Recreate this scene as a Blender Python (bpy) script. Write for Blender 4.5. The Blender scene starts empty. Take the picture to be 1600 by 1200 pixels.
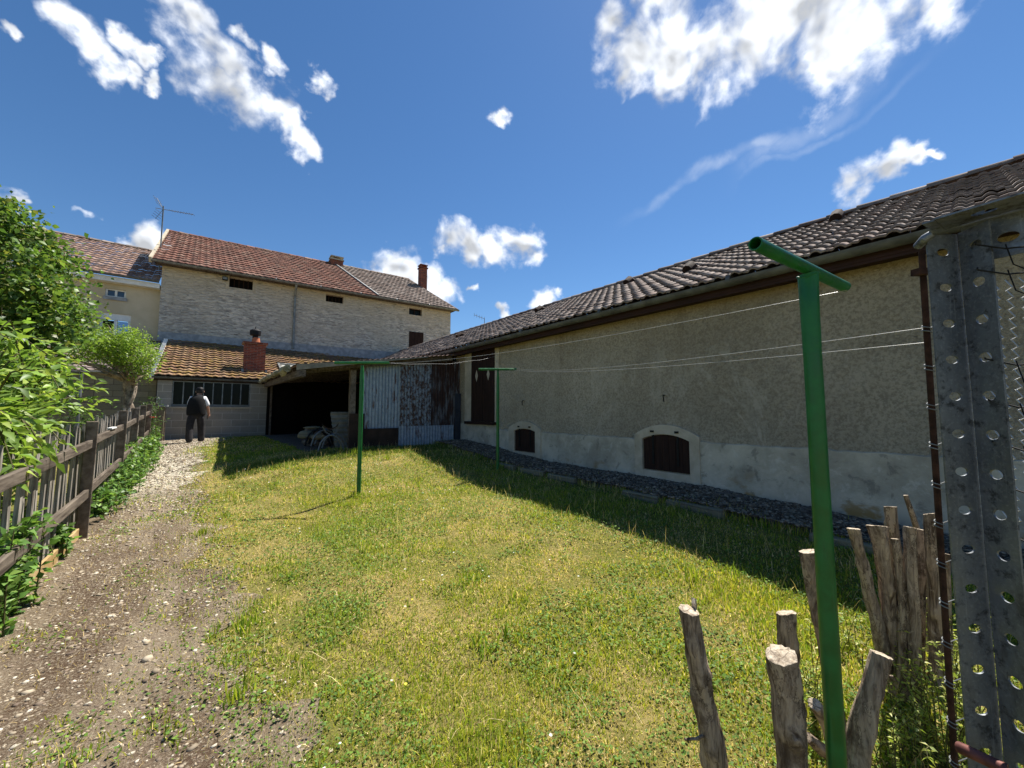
import bpy, bmesh, math, random
import numpy as np
from mathutils import Vector, Matrix, noise as mnoise
random.seed(7); rng = np.random.default_rng(11)
S = bpy.context.scene; COL = S.collection; PI = math.pi

# ------------------------------------------------------------------ camera
FPX = 601.0; PITCH = math.radians(4.2); AZ = math.radians(38.7); CAMH = 1.5
cR = np.array([math.cos(AZ), -math.sin(AZ), 0.0])
cF = np.array([math.sin(AZ)*math.cos(PITCH), math.cos(AZ)*math.cos(PITCH), math.sin(PITCH)])
cU = np.cross(cR, cF); cC = np.array([0, 0, CAMH])
cam = bpy.data.cameras.new("camera"); camo = bpy.data.objects.new("camera", cam); COL.objects.link(camo)
cam.sensor_width = 36; cam.lens = FPX/1600*36; cam.clip_start = .05; cam.clip_end = 3000
camo.matrix_world = Matrix(((cR[0], cU[0], -cF[0], 0), (cR[1], cU[1], -cF[1], 0), (cR[2], cU[2], -cF[2], CAMH), (0, 0, 0, 1)))
S.camera = camo
def ray(u, v): return cF + cR*(u-800)/FPX + cU*(600-v)/FPX
def at(u, v, d): return cC + ray(u, v)*d           # survey helpers: a sight line read off the photograph, at a measured distance
def onX(u, v, X): r = ray(u, v); return cC + r*(X/r[0])
def onY(u, v, Y): r = ray(u, v); return cC + r*(Y/r[1])

# ------------------------------------------------------------------ light
SUNV = Vector((.54, .15, 1)).normalized()
sun = bpy.data.lights.new("sun", 'SUN'); sun.energy = 5.0; sun.angle = math.radians(.5); sun.color = (1, .95, .86)
so = bpy.data.objects.new("sun", sun); COL.objects.link(so); so.rotation_euler = (-SUNV).to_track_quat('-Z', 'Y').to_euler()
S.view_settings.view_transform = 'Standard'; S.view_settings.look = 'None'
S.view_settings.exposure = 0.9; S.view_settings.gamma = 1; S.view_settings.use_curve_mapping = False
W = bpy.data.worlds.new("World"); S.world = W; W.use_nodes = True
wn = W.node_tree.nodes; wl = W.node_tree.links; wn.clear()
def N(nodes, t, **k):
    n = nodes.new(t)
    for a, b in k.items(): setattr(n, a, b)
    return n
SKYSTR = .068
sky = N(wn, 'ShaderNodeTexSky', sky_type='NISHITA', sun_disc=False)
sky.sun_elevation = math.asin(SUNV.z); sky.sun_rotation = math.atan2(SUNV.x, SUNV.y)
sky.altitude = 200; sky.air_density = 1.0; sky.dust_density = .1; sky.ozone_density = 4.5
bg = N(wn, 'ShaderNodeBackground'); bg.inputs[1].default_value = SKYSTR
wout = N(wn, 'ShaderNodeOutputWorld'); wl.new(bg.outputs[0], wout.inputs[0])
tc = N(wn, 'ShaderNodeTexCoord')
def wmath(op, a, b=None, c=None, clamp=False):
    n = N(wn, 'ShaderNodeMath', operation=op, use_clamp=clamp)
    for i, x in enumerate((a, b, c)):
        if x is None: continue
        if isinstance(x, (int, float)): n.inputs[i].default_value = x
        else: wl.new(x, n.inputs[i])
    return n.outputs[0]
def wnoise(vec, scale, detail, rough, dist=0):
    n = N(wn, 'ShaderNodeTexNoise'); wl.new(vec, n.inputs['Vector'])
    n.inputs['Scale'].default_value = scale; n.inputs['Detail'].default_value = detail; n.inputs['Roughness'].default_value = rough
    n.inputs['Distortion'].default_value = dist
    return n.outputs[0]
def smooth(x, a, b, lo=0., hi=1.):
    n = N(wn, 'ShaderNodeMapRange', interpolation_type='SMOOTHSTEP'); wl.new(x, n.inputs[0])
    for i, q in enumerate((a, b, lo, hi)): n.inputs[i+1].default_value = q
    return n.outputs[0]
gen = tc.outputs['Generated']
# slightly warped direction, so that cloud outlines are ragged
wv = N(wn, 'ShaderNodeTexNoise'); wv.inputs['Scale'].default_value = 7; wv.inputs['Detail'].default_value = 5; wl.new(gen, wv.inputs['Vector'])
vm = N(wn, 'ShaderNodeVectorMath', operation='MULTIPLY_ADD'); wl.new(wv.outputs['Color'], vm.inputs[0])
vm.inputs[1].default_value = (.12,)*3; wl.new(gen, vm.inputs[2])
vs = N(wn, 'ShaderNodeVectorMath', operation='SUBTRACT'); wl.new(vm.outputs[0], vs.inputs[0]); vs.inputs[1].default_value = (.06,)*3
wv2 = N(wn, 'ShaderNodeTexNoise'); wv2.inputs['Scale'].default_value = 34; wv2.inputs['Detail'].default_value = 5; wl.new(gen, wv2.inputs['Vector'])
vm2 = N(wn, 'ShaderNodeVectorMath', operation='MULTIPLY_ADD'); wl.new(wv2.outputs['Color'], vm2.inputs[0]); vm2.inputs[1].default_value = (.05,)*3; wl.new(vs.outputs[0], vm2.inputs[2])
vs2 = N(wn, 'ShaderNodeVectorMath', operation='SUBTRACT'); wl.new(vm2.outputs[0], vs2.inputs[0]); vs2.inputs[1].default_value = (.025,)*3
wdir = vs2.outputs[0]
def blobs(lst, vec):
    cur = None
    for u, v, r in lst:
        d0 = ray(u, v); d0 /= np.linalg.norm(d0); d1 = ray(u+r, v); d1 /= np.linalg.norm(d1); d2 = ray(u, v+r); d2 /= np.linalg.norm(d2)
        rad = .5*(np.linalg.norm(d1-d0)+np.linalg.norm(d2-d0))
        n = N(wn, 'ShaderNodeVectorMath', operation='DISTANCE'); wl.new(vec, n.inputs[0]); n.inputs[1].default_value = tuple(d0)
        m = wmath('MULTIPLY_ADD', n.outputs['Value'], -1/rad, 1.0)
        cur = m if cur is None else wmath('MAXIMUM', cur, m)
    return cur
CL = [(75,10,40),(105,35,48),(135,65,42),(165,98,34),(200,118,26),(236,132,20),(188,66,34),(220,84,22),(168,42,26),
 (272,8,56),(305,45,56),(334,90,58),(332,128,54),(368,150,60),(410,165,48),(446,198,34),(470,238,30),(482,190,14),(378,52,24),(418,96,26),(497,140,20),
 (955,45,66),(985,85,78),(975,125,46),(1040,40,86),(1060,90,76),(1130,60,92),(1120,108,50),(1185,70,70),(1220,30,100),(1310,55,100),(1300,92,50),(1385,40,90),(1440,25,64),(1200,-40,120),(1350,-40,110),(1040,-40,100),(1476,30,20),
 (1335,285,42),(1372,270,40),(1335,310,36),(1436,252,24),(1468,246,16),(1410,258,22),
 (710,385,40),(740,398,34),(775,396,32),(808,382,36),(825,398,24),(690,392,20),
 (605,425,48),(640,430,50),(672,440,42),(700,455,30),(575,428,22),
 (738,458,10),(845,465,30),(870,458,16),(785,487,16),(5,312,30),(24,322,18),(128,332,20),(150,343,12),(222,374,36),(190,374,20),(405,388,12),(2,60,20),(782,178,20)]
mask = blobs(CL, wdir)
fb = wnoise(gen, 10, 9, .56, .25)
fbs = N(wn, 'ShaderNodeVectorMath', operation='ADD'); wl.new(gen, fbs.inputs[0]); fbs.inputs[1].default_value = tuple(SUNV*.022)
fb2 = wnoise(fbs.outputs[0], 10, 3, .5, .25); fb3 = wnoise(gen, 10, 3, .5, .25)
dens = wmath('ADD', wmath('MULTIPLY', mask, 1.15), wmath('MULTIPLY', wmath('SUBTRACT', fb, .5), 2.9))
alpha = smooth(dens, .02, .95)
core = smooth(dens, .6, 1.6)
lit = wmath('MULTIPLY_ADD', wmath('SUBTRACT', fb3, fb2), 3.6, .98)
val = wmath('SUBTRACT', lit, wmath('MULTIPLY', core, .30))
val = wmath('MINIMUM', wmath('MAXIMUM', val, .55), 1.15)
def streak(p, q, w, e0, e1):           # thin cirrus lying along a great circle of the sky
    a = ray(*p); a /= np.linalg.norm(a); b = ray(*q); b /= np.linalg.norm(b); nn = np.cross(a, b); nn /= np.linalg.norm(nn); tt = np.cross(nn, a); span = math.acos(a@b)
    d1 = N(wn, 'ShaderNodeVectorMath', operation='DOT_PRODUCT'); wl.new(vs.outputs[0], d1.inputs[0]); d1.inputs[1].default_value = tuple(nn)
    d2 = N(wn, 'ShaderNodeVectorMath', operation='DOT_PRODUCT'); wl.new(gen, d2.inputs[0]); d2.inputs[1].default_value = tuple(tt)
    d3 = N(wn, 'ShaderNodeVectorMath', operation='DOT_PRODUCT'); wl.new(gen, d3.inputs[0]); d3.inputs[1].default_value = tuple(a)
    ang = wmath('ARCTAN2', d2.outputs['Value'], d3.outputs['Value'])
    ac = smooth(wmath('ABSOLUTE', d1.outputs['Value']), 0, w, 1, 0)
    return wmath('MULTIPLY', ac, wmath('MULTIPLY', smooth(ang, -e0, e0), smooth(ang, span-e1, span+e1, 1, 0)))
cmask = wmath('MAXIMUM', streak((1040, 306), (1230, 212), .017, .14, .04), wmath('MAXIMUM', wmath('MULTIPLY', streak((1170, 262), (1400, 85), .022, .05, .14), .62), wmath('MULTIPLY', streak((1170, 272), (1370, 150), .012, .06, .12), .5)))
cmap = N(wn, 'ShaderNodeMapping'); wl.new(gen, cmap.inputs[0]); cmap.inputs['Scale'].default_value = (9, 9, 9)
cno = wnoise(cmap.outputs[0], 1.6, 6, .62, .6)
calpha = wmath('MULTIPLY', cmask, smooth(cno, .3, .72, .12, .40))
CLV = .62/SKYSTR
ccol = N(wn, 'ShaderNodeVectorMath', operation='SCALE'); ccol.inputs[0].default_value = (.93*CLV, .97*CLV, 1.03*CLV); wl.new(val, ccol.inputs['Scale'])
mixc = N(wn, 'ShaderNodeMix', data_type='RGBA'); wl.new(calpha, mixc.inputs[0])
hsv = N(wn, 'ShaderNodeHueSaturation'); hsv.inputs['Saturation'].default_value = 1.16; wl.new(sky.outputs[0], hsv.inputs['Color'])
wl.new(hsv.outputs[0], mixc.inputs[6]); mixc.inputs[7].default_value = (.8*CLV, .87*CLV, .98*CLV, 1)
mixa = N(wn, 'ShaderNodeMix', data_type='RGBA'); wl.new(alpha, mixa.inputs[0]); wl.new(mixc.outputs[2], mixa.inputs[6]); wl.new(ccol.outputs[0], mixa.inputs[7])
wl.new(mixa.outputs[2], bg.inputs[0])
W.cycles.sampling_method = 'MANUAL'; W.cycles.sample_map_resolution = 512

# ------------------------------------------------------------------ helpers
def lin(r, g, b):
    f = lambda c: (c/255/12.92) if c <= 10.3 else ((c/255+.055)/1.055)**2.4
    return (f(r), f(g), f(b))
def mesh_np(name, V, F, mat, col=None, smooth_=False):
    V = np.asarray(V, np.float32); me = bpy.data.meshes.new(name); F = np.asarray(F, np.int32)
    me.vertices.add(len(V)); me.vertices.foreach_set('co', V.ravel())
    k = F.shape[1]; me.loops.add(F.size); me.loops.foreach_set('vertex_index', F.ravel())
    me.polygons.add(len(F)); me.polygons.foreach_set('loop_start', np.arange(0, F.size, k, dtype=np.int32))
    if col is not None:
        a = me.attributes.new('Col', 'FLOAT_COLOR', 'POINT'); c = np.ones((len(V), 4), np.float32); c[:, :3] = col; a.data.foreach_set('color', c.ravel())
    me.update(calc_edges=True); me.validate()
    if smooth_: me.polygons.foreach_set('use_smooth', np.ones(len(F), bool))
    me.materials.append(mat); return me
def link(name, me, parent=None):
    o = bpy.data.objects.new(name, me); COL.objects.link(o)
    if parent is not None:
        o.parent = parent; L = parent['_loc'] if '_loc' in parent else (0, 0, 0)
        o.matrix_parent_inverse = Matrix.Translation(-Vector(L))
    return o
def tag(o, label, cat, group=None):
    o['label'] = label; o['category'] = cat
    if group: o['group'] = group
    return o
def thing(name, label, cat, loc, group=None):
    o = bpy.data.objects.new(name, None); COL.objects.link(o); o.location = loc; o['_loc'] = tuple(float(x) for x in loc)
    o.empty_display_size = .1
    return tag(o, label, cat, group)
class MB:
    def __init__(s): s.v = []; s.f = []
    def add(s, vs, fs):
        n = len(s.v); s.v += [tuple(map(float, p)) for p in vs]; s.f += [tuple(i+n for i in f) for f in fs]; return s
    def box(s, c, ax, ay, az):          # centre and three half-axis vectors
        c, ax, ay, az = (np.array(q, float) for q in (c, ax, ay, az))
        vs = [c+i*ax+j*ay+k*az for k in (-1, 1) for j in (-1, 1) for i in (-1, 1)]
        return s.add(vs, [(0,2,3,1),(4,5,7,6),(0,1,5,4),(2,6,7,3),(0,4,6,2),(1,3,7,5)])
    def bx(s, x0, x1, y0, y1, z0, z1):
        return s.box(((x0+x1)/2, (y0+y1)/2, (z0+z1)/2), ((x1-x0)/2, 0, 0), (0, (y1-y0)/2, 0), (0, 0, (z1-z0)/2))
    def bar(s, a, b, w, h, up=(0, 0, 1)):   # rectangular bar from a to b
        a = np.array(a, float); b = np.array(b, float); d = b-a; L = np.linalg.norm(d); d /= L; up = np.array(up, float)
        x = np.cross(d, up); x /= np.linalg.norm(x); y = np.cross(x, d)
        return s.box((a+b)/2, d*L/2, x*w/2, y*h/2)
    def tube(s, pts, rad, n=8, cap=True, jit=0):
        pts = [np.array(p, float) for p in pts]; m = len(pts)
        if not hasattr(rad, '__len__'): rad = [rad]*m
        vs = []; ref = None
        for i, p in enumerate(pts):
            t = pts[min(i+1, m-1)]-pts[max(i-1, 0)]; t /= (np.linalg.norm(t)+1e-9)
            if ref is None: ref = np.array((0, 0, 1.)) if abs(t[2]) < .9 else np.array((1., 0, 0))
            x = ref-t*(ref@t); x /= np.linalg.norm(x); ref = x; y = np.cross(t, x)
            for k in range(n):
                a = 2*PI*k/n; r = rad[i]*(1+(random.uniform(-jit, jit) if jit else 0)); vs.append(p+x*r*math.cos(a)+y*r*math.sin(a))
        fs = [(i*n+k, i*n+(k+1) % n, (i+1)*n+(k+1) % n, (i+1)*n+k) for i in range(m-1) for k in range(n)]
        if cap: fs += [tuple(range(n-1, -1, -1)), tuple((m-1)*n+k for k in range(n))]
        return s.add(vs, fs)
    def build(s, name, mat, parent=None, smooth_=False, bevel=0):
        me = bpy.data.meshes.new(name); me.from_pydata(s.v, [], s.f); me.materials.append(mat)
        if smooth_:
            me.polygons.foreach_set('use_smooth', np.ones(len(me.polygons), bool)); me.set_sharp_from_angle(angle=math.radians(40))
        o = link(name, me, parent)
        if bevel:
            b = o.modifiers.new('bevel', 'BEVEL'); b.width = bevel; b.segments = 2; b.limit_method = 'ANGLE'
        return o
# ------------------------------------------------------------------ materials
class Mt:
    def __init__(s, name, rough=.8, spec=.3, metal=0):
        s.m = bpy.data.materials.new(name); s.m.use_nodes = True; s.n = s.m.node_tree.nodes; s.l = s.m.node_tree.links
        s.b = s.n['Principled BSDF']; s.b.inputs['Roughness'].default_value = rough; s.b.inputs['Specular IOR Level'].default_value = spec; s.b.inputs['Metallic'].default_value = metal
        s.co = s.n.new('ShaderNodeTexCoord').outputs['Object']
    def put(s, sock, v):
        if isinstance(v, (int, float)): sock.default_value = v
        elif isinstance(v, tuple): sock.default_value = v if len(v) == len(sock.default_value) else (*v, 1)
        else: s.l.new(v, sock)
    def mp(s, scale=(1, 1, 1), rot=(0, 0, 0), src=None):
        n = s.n.new('ShaderNodeMapping'); n.inputs['Scale'].default_value = scale; n.inputs['Rotation'].default_value = rot; s.l.new(src or s.co, n.inputs[0]); return n.outputs[0]
    def noise(s, sc, det=5, ro=.55, vec=None, dist=0):
        n = s.n.new('ShaderNodeTexNoise'); s.l.new(vec or s.co, n.inputs['Vector'])
        n.inputs['Scale'].default_value = sc; n.inputs['Detail'].default_value = det; n.inputs['Roughness'].default_value = ro; n.inputs['Distortion'].default_value = dist
        return n.outputs[0]
    def voro(s, sc, vec=None, feat='F1', out=0):
        n = s.n.new('ShaderNodeTexVoronoi'); n.feature = feat; s.l.new(vec or s.co, n.inputs['Vector']); n.inputs['Scale'].default_value = sc; return n.outputs[out]
    def rng(s, x, a, b, lo=0., hi=1.):
        n = s.n.new('ShaderNodeMapRange'); n.interpolation_type = 'SMOOTHSTEP'; s.l.new(x, n.inputs[0])
        for i, q in enumerate((a, b, lo, hi)): n.inputs[i+1].default_value = q
        return n.outputs[0]
    def math(s, op, a, b=0., c=None):
        n = s.n.new('ShaderNodeMath'); n.operation = op; s.put(n.inputs[0], a); s.put(n.inputs[1], b)
        if c is not None: s.put(n.inputs[2], c)
        return n.outputs[0]
    def mix(s, f, a, b, mode='MIX'):
        n = s.n.new('ShaderNodeMix'); n.data_type = 'RGBA'; n.blend_type = mode; s.put(n.inputs[0], f); s.put(n.inputs[6], a); s.put(n.inputs[7], b); return n.outputs[2]
    def attr(s, name='Col'):
        n = s.n.new('ShaderNodeAttribute'); n.attribute_name = name; return n.outputs['Color']
    def sep(s):
        n = s.n.new('ShaderNodeSeparateXYZ'); s.l.new(s.co, n.inputs[0]); return n.outputs
    def comb(s, x, y, z=0.):
        n = s.n.new('ShaderNodeCombineXYZ'); s.put(n.inputs[0], x); s.put(n.inputs[1], y); s.put(n.inputs[2], z); return n.outputs[0]
    def base(s, c): s.put(s.b.inputs['Base Color'], c); return s
    def rough(s, c): s.put(s.b.inputs['Roughness'], c); return s
    def bump(s, h, dist=.01, st=1.):
        n = s.n.new('ShaderNodeBump'); n.inputs['Distance'].default_value = dist; n.inputs['Strength'].default_value = st; s.l.new(h, n.inputs['Height']); s.l.new(n.outputs[0], s.b.inputs['Normal']); return s
def plain(name, c, rough=.7, metal=0, var=.25, sc=8, bump=0, spec=.3):
    m = Mt(name, rough, spec, metal); n = m.noise(sc, 6, .6)
    a = tuple(q*(1-var) for q in c); b = tuple(min(1, q*(1+var)) for q in c)
    m.base(m.mix(m.rng(n, .3, .7), a, b))
    if bump: m.bump(m.noise(sc*4, 5), bump)
    return m.m
def leafmat(name, trans=.35, rough=.45, gl=.35):
    m = Mt(name, rough, gl); c = m.attr(); m.base(c)
    t = m.n.new('ShaderNodeBsdfTranslucent'); hs = m.mix(.55, c, (1.0, 1.0, .25, 1), 'MULTIPLY')
    g = m.n.new('ShaderNodeVectorMath'); g.operation = 'SCALE'; m.l.new(hs, g.inputs[0]); g.inputs['Scale'].default_value = 1.7; m.l.new(g.outputs[0], t.inputs[0])
    x = m.n.new('ShaderNodeMixShader'); x.inputs[0].default_value = trans
    m.l.new(m.b.outputs[0], x.inputs[1]); m.l.new(t.outputs[0], x.inputs[2]); m.l.new(x.outputs[0], m.n['Material Output'].inputs[0])
    return m.m
def wood(name, c1, c2, sc=(30, 30, 2.5), rough=.85, bump=.004):
    m = Mt(name, rough, .2); v = m.mp(sc); n = m.noise(1, 7, .65, v, .3); n2 = m.noise(2.5, 4, .6)
    c = m.mix(m.rng(n, .3, .7), c1, c2); c = m.mix(m.rng(n2, .45, .75, 0, .5), c, tuple(q*.55 for q in c1)); m.base(c).bump(n, bump); return m.m
M = {}
M['leaf'] = leafmat('leaf'); M['grass'] = leafmat('grass blade', .34, .55, .15)
p = Mt('pebble', .9, .15); p.base(p.attr()); M['pebble'] = p.m
p = Mt('green paint', .38, .45); n = p.noise(14, 6, .6); sx = p.mp((60, 60, 3)); st = p.noise(1, 3, .5, sx)
c = p.mix(p.rng(n, .35, .7), (.006, .105, .02), (.012, .15, .032)); c = p.mix(p.rng(st, .6, .75, 0, .35), c, (.03, .2, .07)); ch_ = p.noise(38, 6, .75); c = p.mix(p.rng(ch_, .70, .735), c, (.09, .045, .025)); c = p.mix(p.rng(p.noise(5, 6, .7, p.mp((6, 6, 1))), .56, .75, 0, .5), c, (.02, .075, .022)); p.base(c).rough(p.rng(n, .3, .7, .3, .55)).bump(p.noise(60, 4), .0006); M['green'] = p.m
M['zinc'] = plain('zinc', (.2, .21, .21), .5, .55, .3, 6, .001)
M['zincdark'] = plain('weathered zinc', (.11, .115, .115), .6, .3, .35, 5, .001)
M['rust'] = plain('rusty iron', (.05, .024, .016), .85, .2, .5, 25, .003)
M['darkwood'] = wood('dark brown boards', (.022, .011, .008), (.04, .02, .014))
M['maroon'] = plain('maroon fascia', (.03, .012, .01), .7, 0, .3, 4)
M['oldwood'] = wood('weathered grey wood', (.10, .075, .055), (.24, .195, .155), (14, 14, 14))
M['railwood'] = wood('weathered rail', (.05, .037, .028), (.19, .155, .122), (26, 2.0, 26))
M['picket'] = wood('silvered picket', (.075, .06, .048), (.44, .40, .345), (45, 45, 3))
M['iron'] = plain('black iron', (.012, .012, .013), .6, .4, .3, 20)
M['white'] = plain('white paint', (.75, .75, .73), .5, 0, .08, 6)
M['glass'] = Mt('dark glass', .25, .12).base((.008, .012, .010)).m
M['interior'] = Mt('painted dark interior', .95, .05).base((.01, .009, .008)).m  # near-black colour paints in the shade of unlit openings and insides
p = Mt('red brick', .9, .15); q = p.sep(); hv = p.comb(p.math('ADD', q[0], q[1]), q[2]); bt = p.n.new('ShaderNodeTexBrick'); p.l.new(hv, bt.inputs[0])
for k, v in (('Scale', 1.0), ('Mortar Size', .006), ('Brick Width', .22), ('Row Height', .065), ('Bias', -.1)): bt.inputs[k].default_value = v
bt.inputs['Color1'].default_value = (.30, .075, .04, 1); bt.inputs['Color2'].default_value = (.13, .035, .028, 1); bt.inputs['Mortar'].default_value = (.26, .2, .16, 1)
p.base(p.mix(p.rng(p.noise(9), .45, .75, 0, .5), bt.outputs[0], (.09, .05, .04))).bump(bt.outputs[1], -.004); M['brickred'] = p.m
p = Mt('terracotta', .85, .2); p.base(p.mix(p.noise(12), (.36, .11, .05), (.5, .2, .1))); M['terracotta'] = p.m
# concrete blocks
p = Mt('concrete blocks', .95, .1); q = p.sep(); hv = p.comb(q[0], q[2]); bt = p.n.new('ShaderNodeTexBrick'); p.l.new(hv, bt.inputs[0])
for k, v in (('Scale', 1.0), ('Mortar Size', .011), ('Mortar Smooth', .3), ('Brick Width', .55), ('Row Height', .245)): bt.inputs[k].default_value = v
bt.inputs['Color1'].default_value = (.36, .33, .285, 1); bt.inputs['Color2'].default_value = (.26, .245, .22, 1); bt.inputs['Mortar'].default_value = (.5, .47, .42, 1)
c = p.mix(p.rng(p.noise(3.5, 6, .65), .35, .75, 0, .6), bt.outputs[0], (.40, .36, .30)); p.base(p.mix(p.rng(p.noise(50, 3), .3, .8, 0, .35), c, (.1, .095, .09))).bump(p.noise(70, 4), .004); M['block'] = p.m
# far house: lime-washed rubble
p = Mt('lime washed rubble', .95, .1); q = p.sep(); v = p.mp((1.25, 1.25, 3.9)); n1 = p.noise(2.3, 9, .68, v, 1.0); big = p.noise(.55, 4, .6); vr = p.voro(3.2, p.mp((1, 1, 2.6)), 'DISTANCE_TO_EDGE')
c = p.mix(p.rng(n1, .36, .66), (.31, .285, .25), (.72, .665, .57)); c = p.mix(p.rng(big, .42, .62, 0, .55), c, (.52, .46, .37))
up = p.rng(q[2], 6.5, 7.9, 0, .75); c = p.mix(p.math('MULTIPLY', up, p.rng(big, .3, .6, .5, 1.)), c, (.58, .49, .36)); c = p.mix(p.rng(vr, 0, .05, .22, 0), c, (.2, .175, .145))
c = p.mix(p.rng(p.noise(.9, 6, .7, p.mp((1, 1, .35))), .55, .8, 0, .5), c, (.17, .16, .15))
dk = p.rng(p.noise(4.2, 5, .62, p.mp((.8, .8, 3.4)), .5), .57, .68); c = p.mix(p.math('MULTIPLY', dk, .62), c, (.10, .09, .08)); h = p.math('ADD', n1, p.rng(vr, 0, .12, 0, .4)); p.base(c).bump(h, .04); M['rubble'] = p.m
p = Mt('beige render', .95, .1); c = p.mix(p.rng(p.noise(1.2, 5), .35, .7), (.50, .42, .28), (.6, .51, .36)); p.base(p.mix(p.rng(p.noise(3, 7, .7, p.mp((1, 1, .3))), .55, .85, 0, .4), c, (.3, .26, .2))).bump(p.noise(60), .003); M['beige'] = p.m
# garden stone wall
p = Mt('coursed stone', .95, .1); q = p.sep(); hv = p.comb(q[0], q[2]); bt = p.n.new('ShaderNodeTexBrick'); p.l.new(hv, bt.inputs[0])
for k, v in (('Scale', 1.0), ('Mortar Size', .012), ('Mortar Smooth', .4), ('Brick Width', .42), ('Row Height', .2), ('Bias', 0)): bt.inputs[k].default_value = v
bt.inputs['Color1'].default_value = (.28, .24, .17, 1); bt.inputs['Color2'].default_value = (.17, .15, .11, 1); bt.inputs['Mortar'].default_value = (.12, .1, .08, 1)
p.base(p.mix(p.rng(p.noise(2, 6, .7), .4, .7, 0, .6), bt.outputs[0], (.22, .2, .12))).bump(p.noise(20, 6), .02); M['stone'] = p.m
# roughcast wall: sprayed render with pale fan-shaped ghosts of old climbers
p = Mt('roughcast', .97, .08); q = p.sep(); n1 = p.noise(34, 5, .7); n2 = p.noise(.8, 6, .6); n3 = p.noise(95, 3, .6)
c = p.mix(p.rng(n2, .35, .68), (.45, .385, .285), (.57, .495, .375))
c = p.mix(p.rng(n1, .36, .60, .6, 0), c, (.20, .165, .12)); c = p.mix(p.rng(p.noise(2.2, 6, .7), .55, .75, 0, .35), c, (.24, .20, .15)); c = p.mix(p.rng(p.noise(1.1, 5, .6, p.mp((1, 2.2, .5))), .56, .72, 0, .3), c, (.55, .49, .39))
fan = None
for (y0, z0, spread) in ((4.55, 1.0, 1.0), (1.75, .95, 1.15), (3.3, .9, .8)):
    dy = p.math('SUBTRACT', q[1], y0); dz = p.math('SUBTRACT', q[2], z0); ang = p.math('ARCTAN2', dy, dz); r = p.math('SQRT', p.math('ADD', p.math('MULTIPLY', dy, dy), p.math('MULTIPLY', dz, dz)))
    nn = p.noise(1, 4, .62, p.comb(p.math('MULTIPLY', ang, 4.6), p.math('MULTIPLY', r, 1.3), y0*7.), .9)
    f = p.math('MULTIPLY', p.rng(nn, .50, .60), p.math('MULTIPLY', p.rng(p.math('ABSOLUTE', ang), .55, .95, 1, 0), p.rng(r, 1.2, 1.9, spread, 0)))
    fan = f if fan is None else p.math('MAXIMUM', fan, f)
fan = p.math('MULTIPLY', fan, p.rng(p.noise(9, 5, .7), .35, .65, .25, 1.))
c = p.mix(p.math('MULTIPLY', fan, .5), c, (.66, .6, .49))
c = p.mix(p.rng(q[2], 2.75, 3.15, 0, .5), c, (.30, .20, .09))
ck = p.n.new('ShaderNodeTexVoronoi'); ck.feature = 'DISTANCE_TO_EDGE'; ck.inputs['Scale'].default_value = .55; wv_ = p.n.new('ShaderNodeVectorMath'); wv_.operation = 'ADD'; wn_ = p.n.new('ShaderNodeTexNoise'); wn_.inputs['Scale'].default_value = .9; wn_.inputs['Detail'].default_value = 6; p.l.new(p.co, wn_.inputs['Vector']); p.l.new(p.co, wv_.inputs[0]); p.l.new(wn_.outputs['Color'], wv_.inputs[1]); p.l.new(wv_.outputs[0], ck.inputs['Vector'])
c = p.mix(p.math('MULTIPLY', p.rng(ck.outputs[0], .0, .004, .4, 0), p.rng(p.noise(.9), .56, .62)), c, (.08, .065, .05))
dp = p.noise(1, 5, .65, p.mp((1, 5.5, .35))); c = p.mix(p.math('MULTIPLY', p.rng(dp, .56, .7), p.rng(q[2], 1.9, 3.1, 0, .45)), c, (.17, .13, .085))
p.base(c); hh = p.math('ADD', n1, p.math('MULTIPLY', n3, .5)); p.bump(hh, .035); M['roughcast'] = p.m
# plinth
p = Mt('patched cement plinth', .95, .1); q = p.sep(); n2 = p.noise(1.7, 8, .68); n3 = p.noise(5, 7, .7, None, .5)
c = p.mix(p.rng(n2, .34, .66), (.35, .315, .25), (.57, .52, .42)); c = p.mix(p.rng(n3, .55, .68, 0, .55), c, (.66, .62, .54)); c = p.mix(p.rng(n3, .44, .36, 0, .5), c, (.14, .13, .115))
lo = p.rng(p.math('SUBTRACT', q[2], p.math('MULTIPLY', n2, .45)), .06, .34, 1, 0); c = p.mix(p.math('MULTIPLY', lo, .65), c, (.14, .135, .125))
yel = p.math('MULTIPLY', p.rng(p.noise(2.3, 5, .6, p.mp((1, 1, 1.6))), .55, .66), p.rng(q[2], .4, .85, .9, 0)); c = p.mix(yel, c, (.27, .17, .055))
p.base(c).bump(p.noise(18, 7, .7), .006); M['plinth'] = p.m
p = Mt('pale surround', .95, .1); c = p.mix(p.rng(p.noise(4, 6, .65), .35, .7), (.42, .36, .27), (.56, .49, .38)); p.base(p.mix(p.rng(p.noise(11, 5), .6, .75, 0, .4), c, (.18, .16, .13))).bump(p.noise(40), .004); M['surround'] = p.m
p = Mt('concrete', .9, .15); p.base(p.mix(p.rng(p.noise(5, 7), .35, .7), (.24, .25, .26), (.36, .37, .38))); M['concrete'] = p.m
def tilemat(name, moss=0., mosscol=(.32, .22, .03)):
    p = Mt(name, .9, .2); c = p.attr(); n = p.noise(9, 7, .7); c = p.mix(p.rng(n, .45, .72, 0, .55), c, (.045, .038, .034)); c = p.mix(p.rng(p.noise(23, 4), .62, .75, 0, .3), c, (.36, .31, .26))
    if moss: c = p.mix(p.math('MULTIPLY', p.rng(p.noise(1.0, 3, .5), .38, .6, .25, 1), p.rng(p.noise(7, 6, .75), .46, .62, 0, moss)), c, mosscol)
    p.base(c).bump(p.noise(40, 4), .004); return p.m
M['tile'] = tilemat('clay tiles'); M['tilemoss'] = tilemat('mossy clay tiles', .85)
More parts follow.
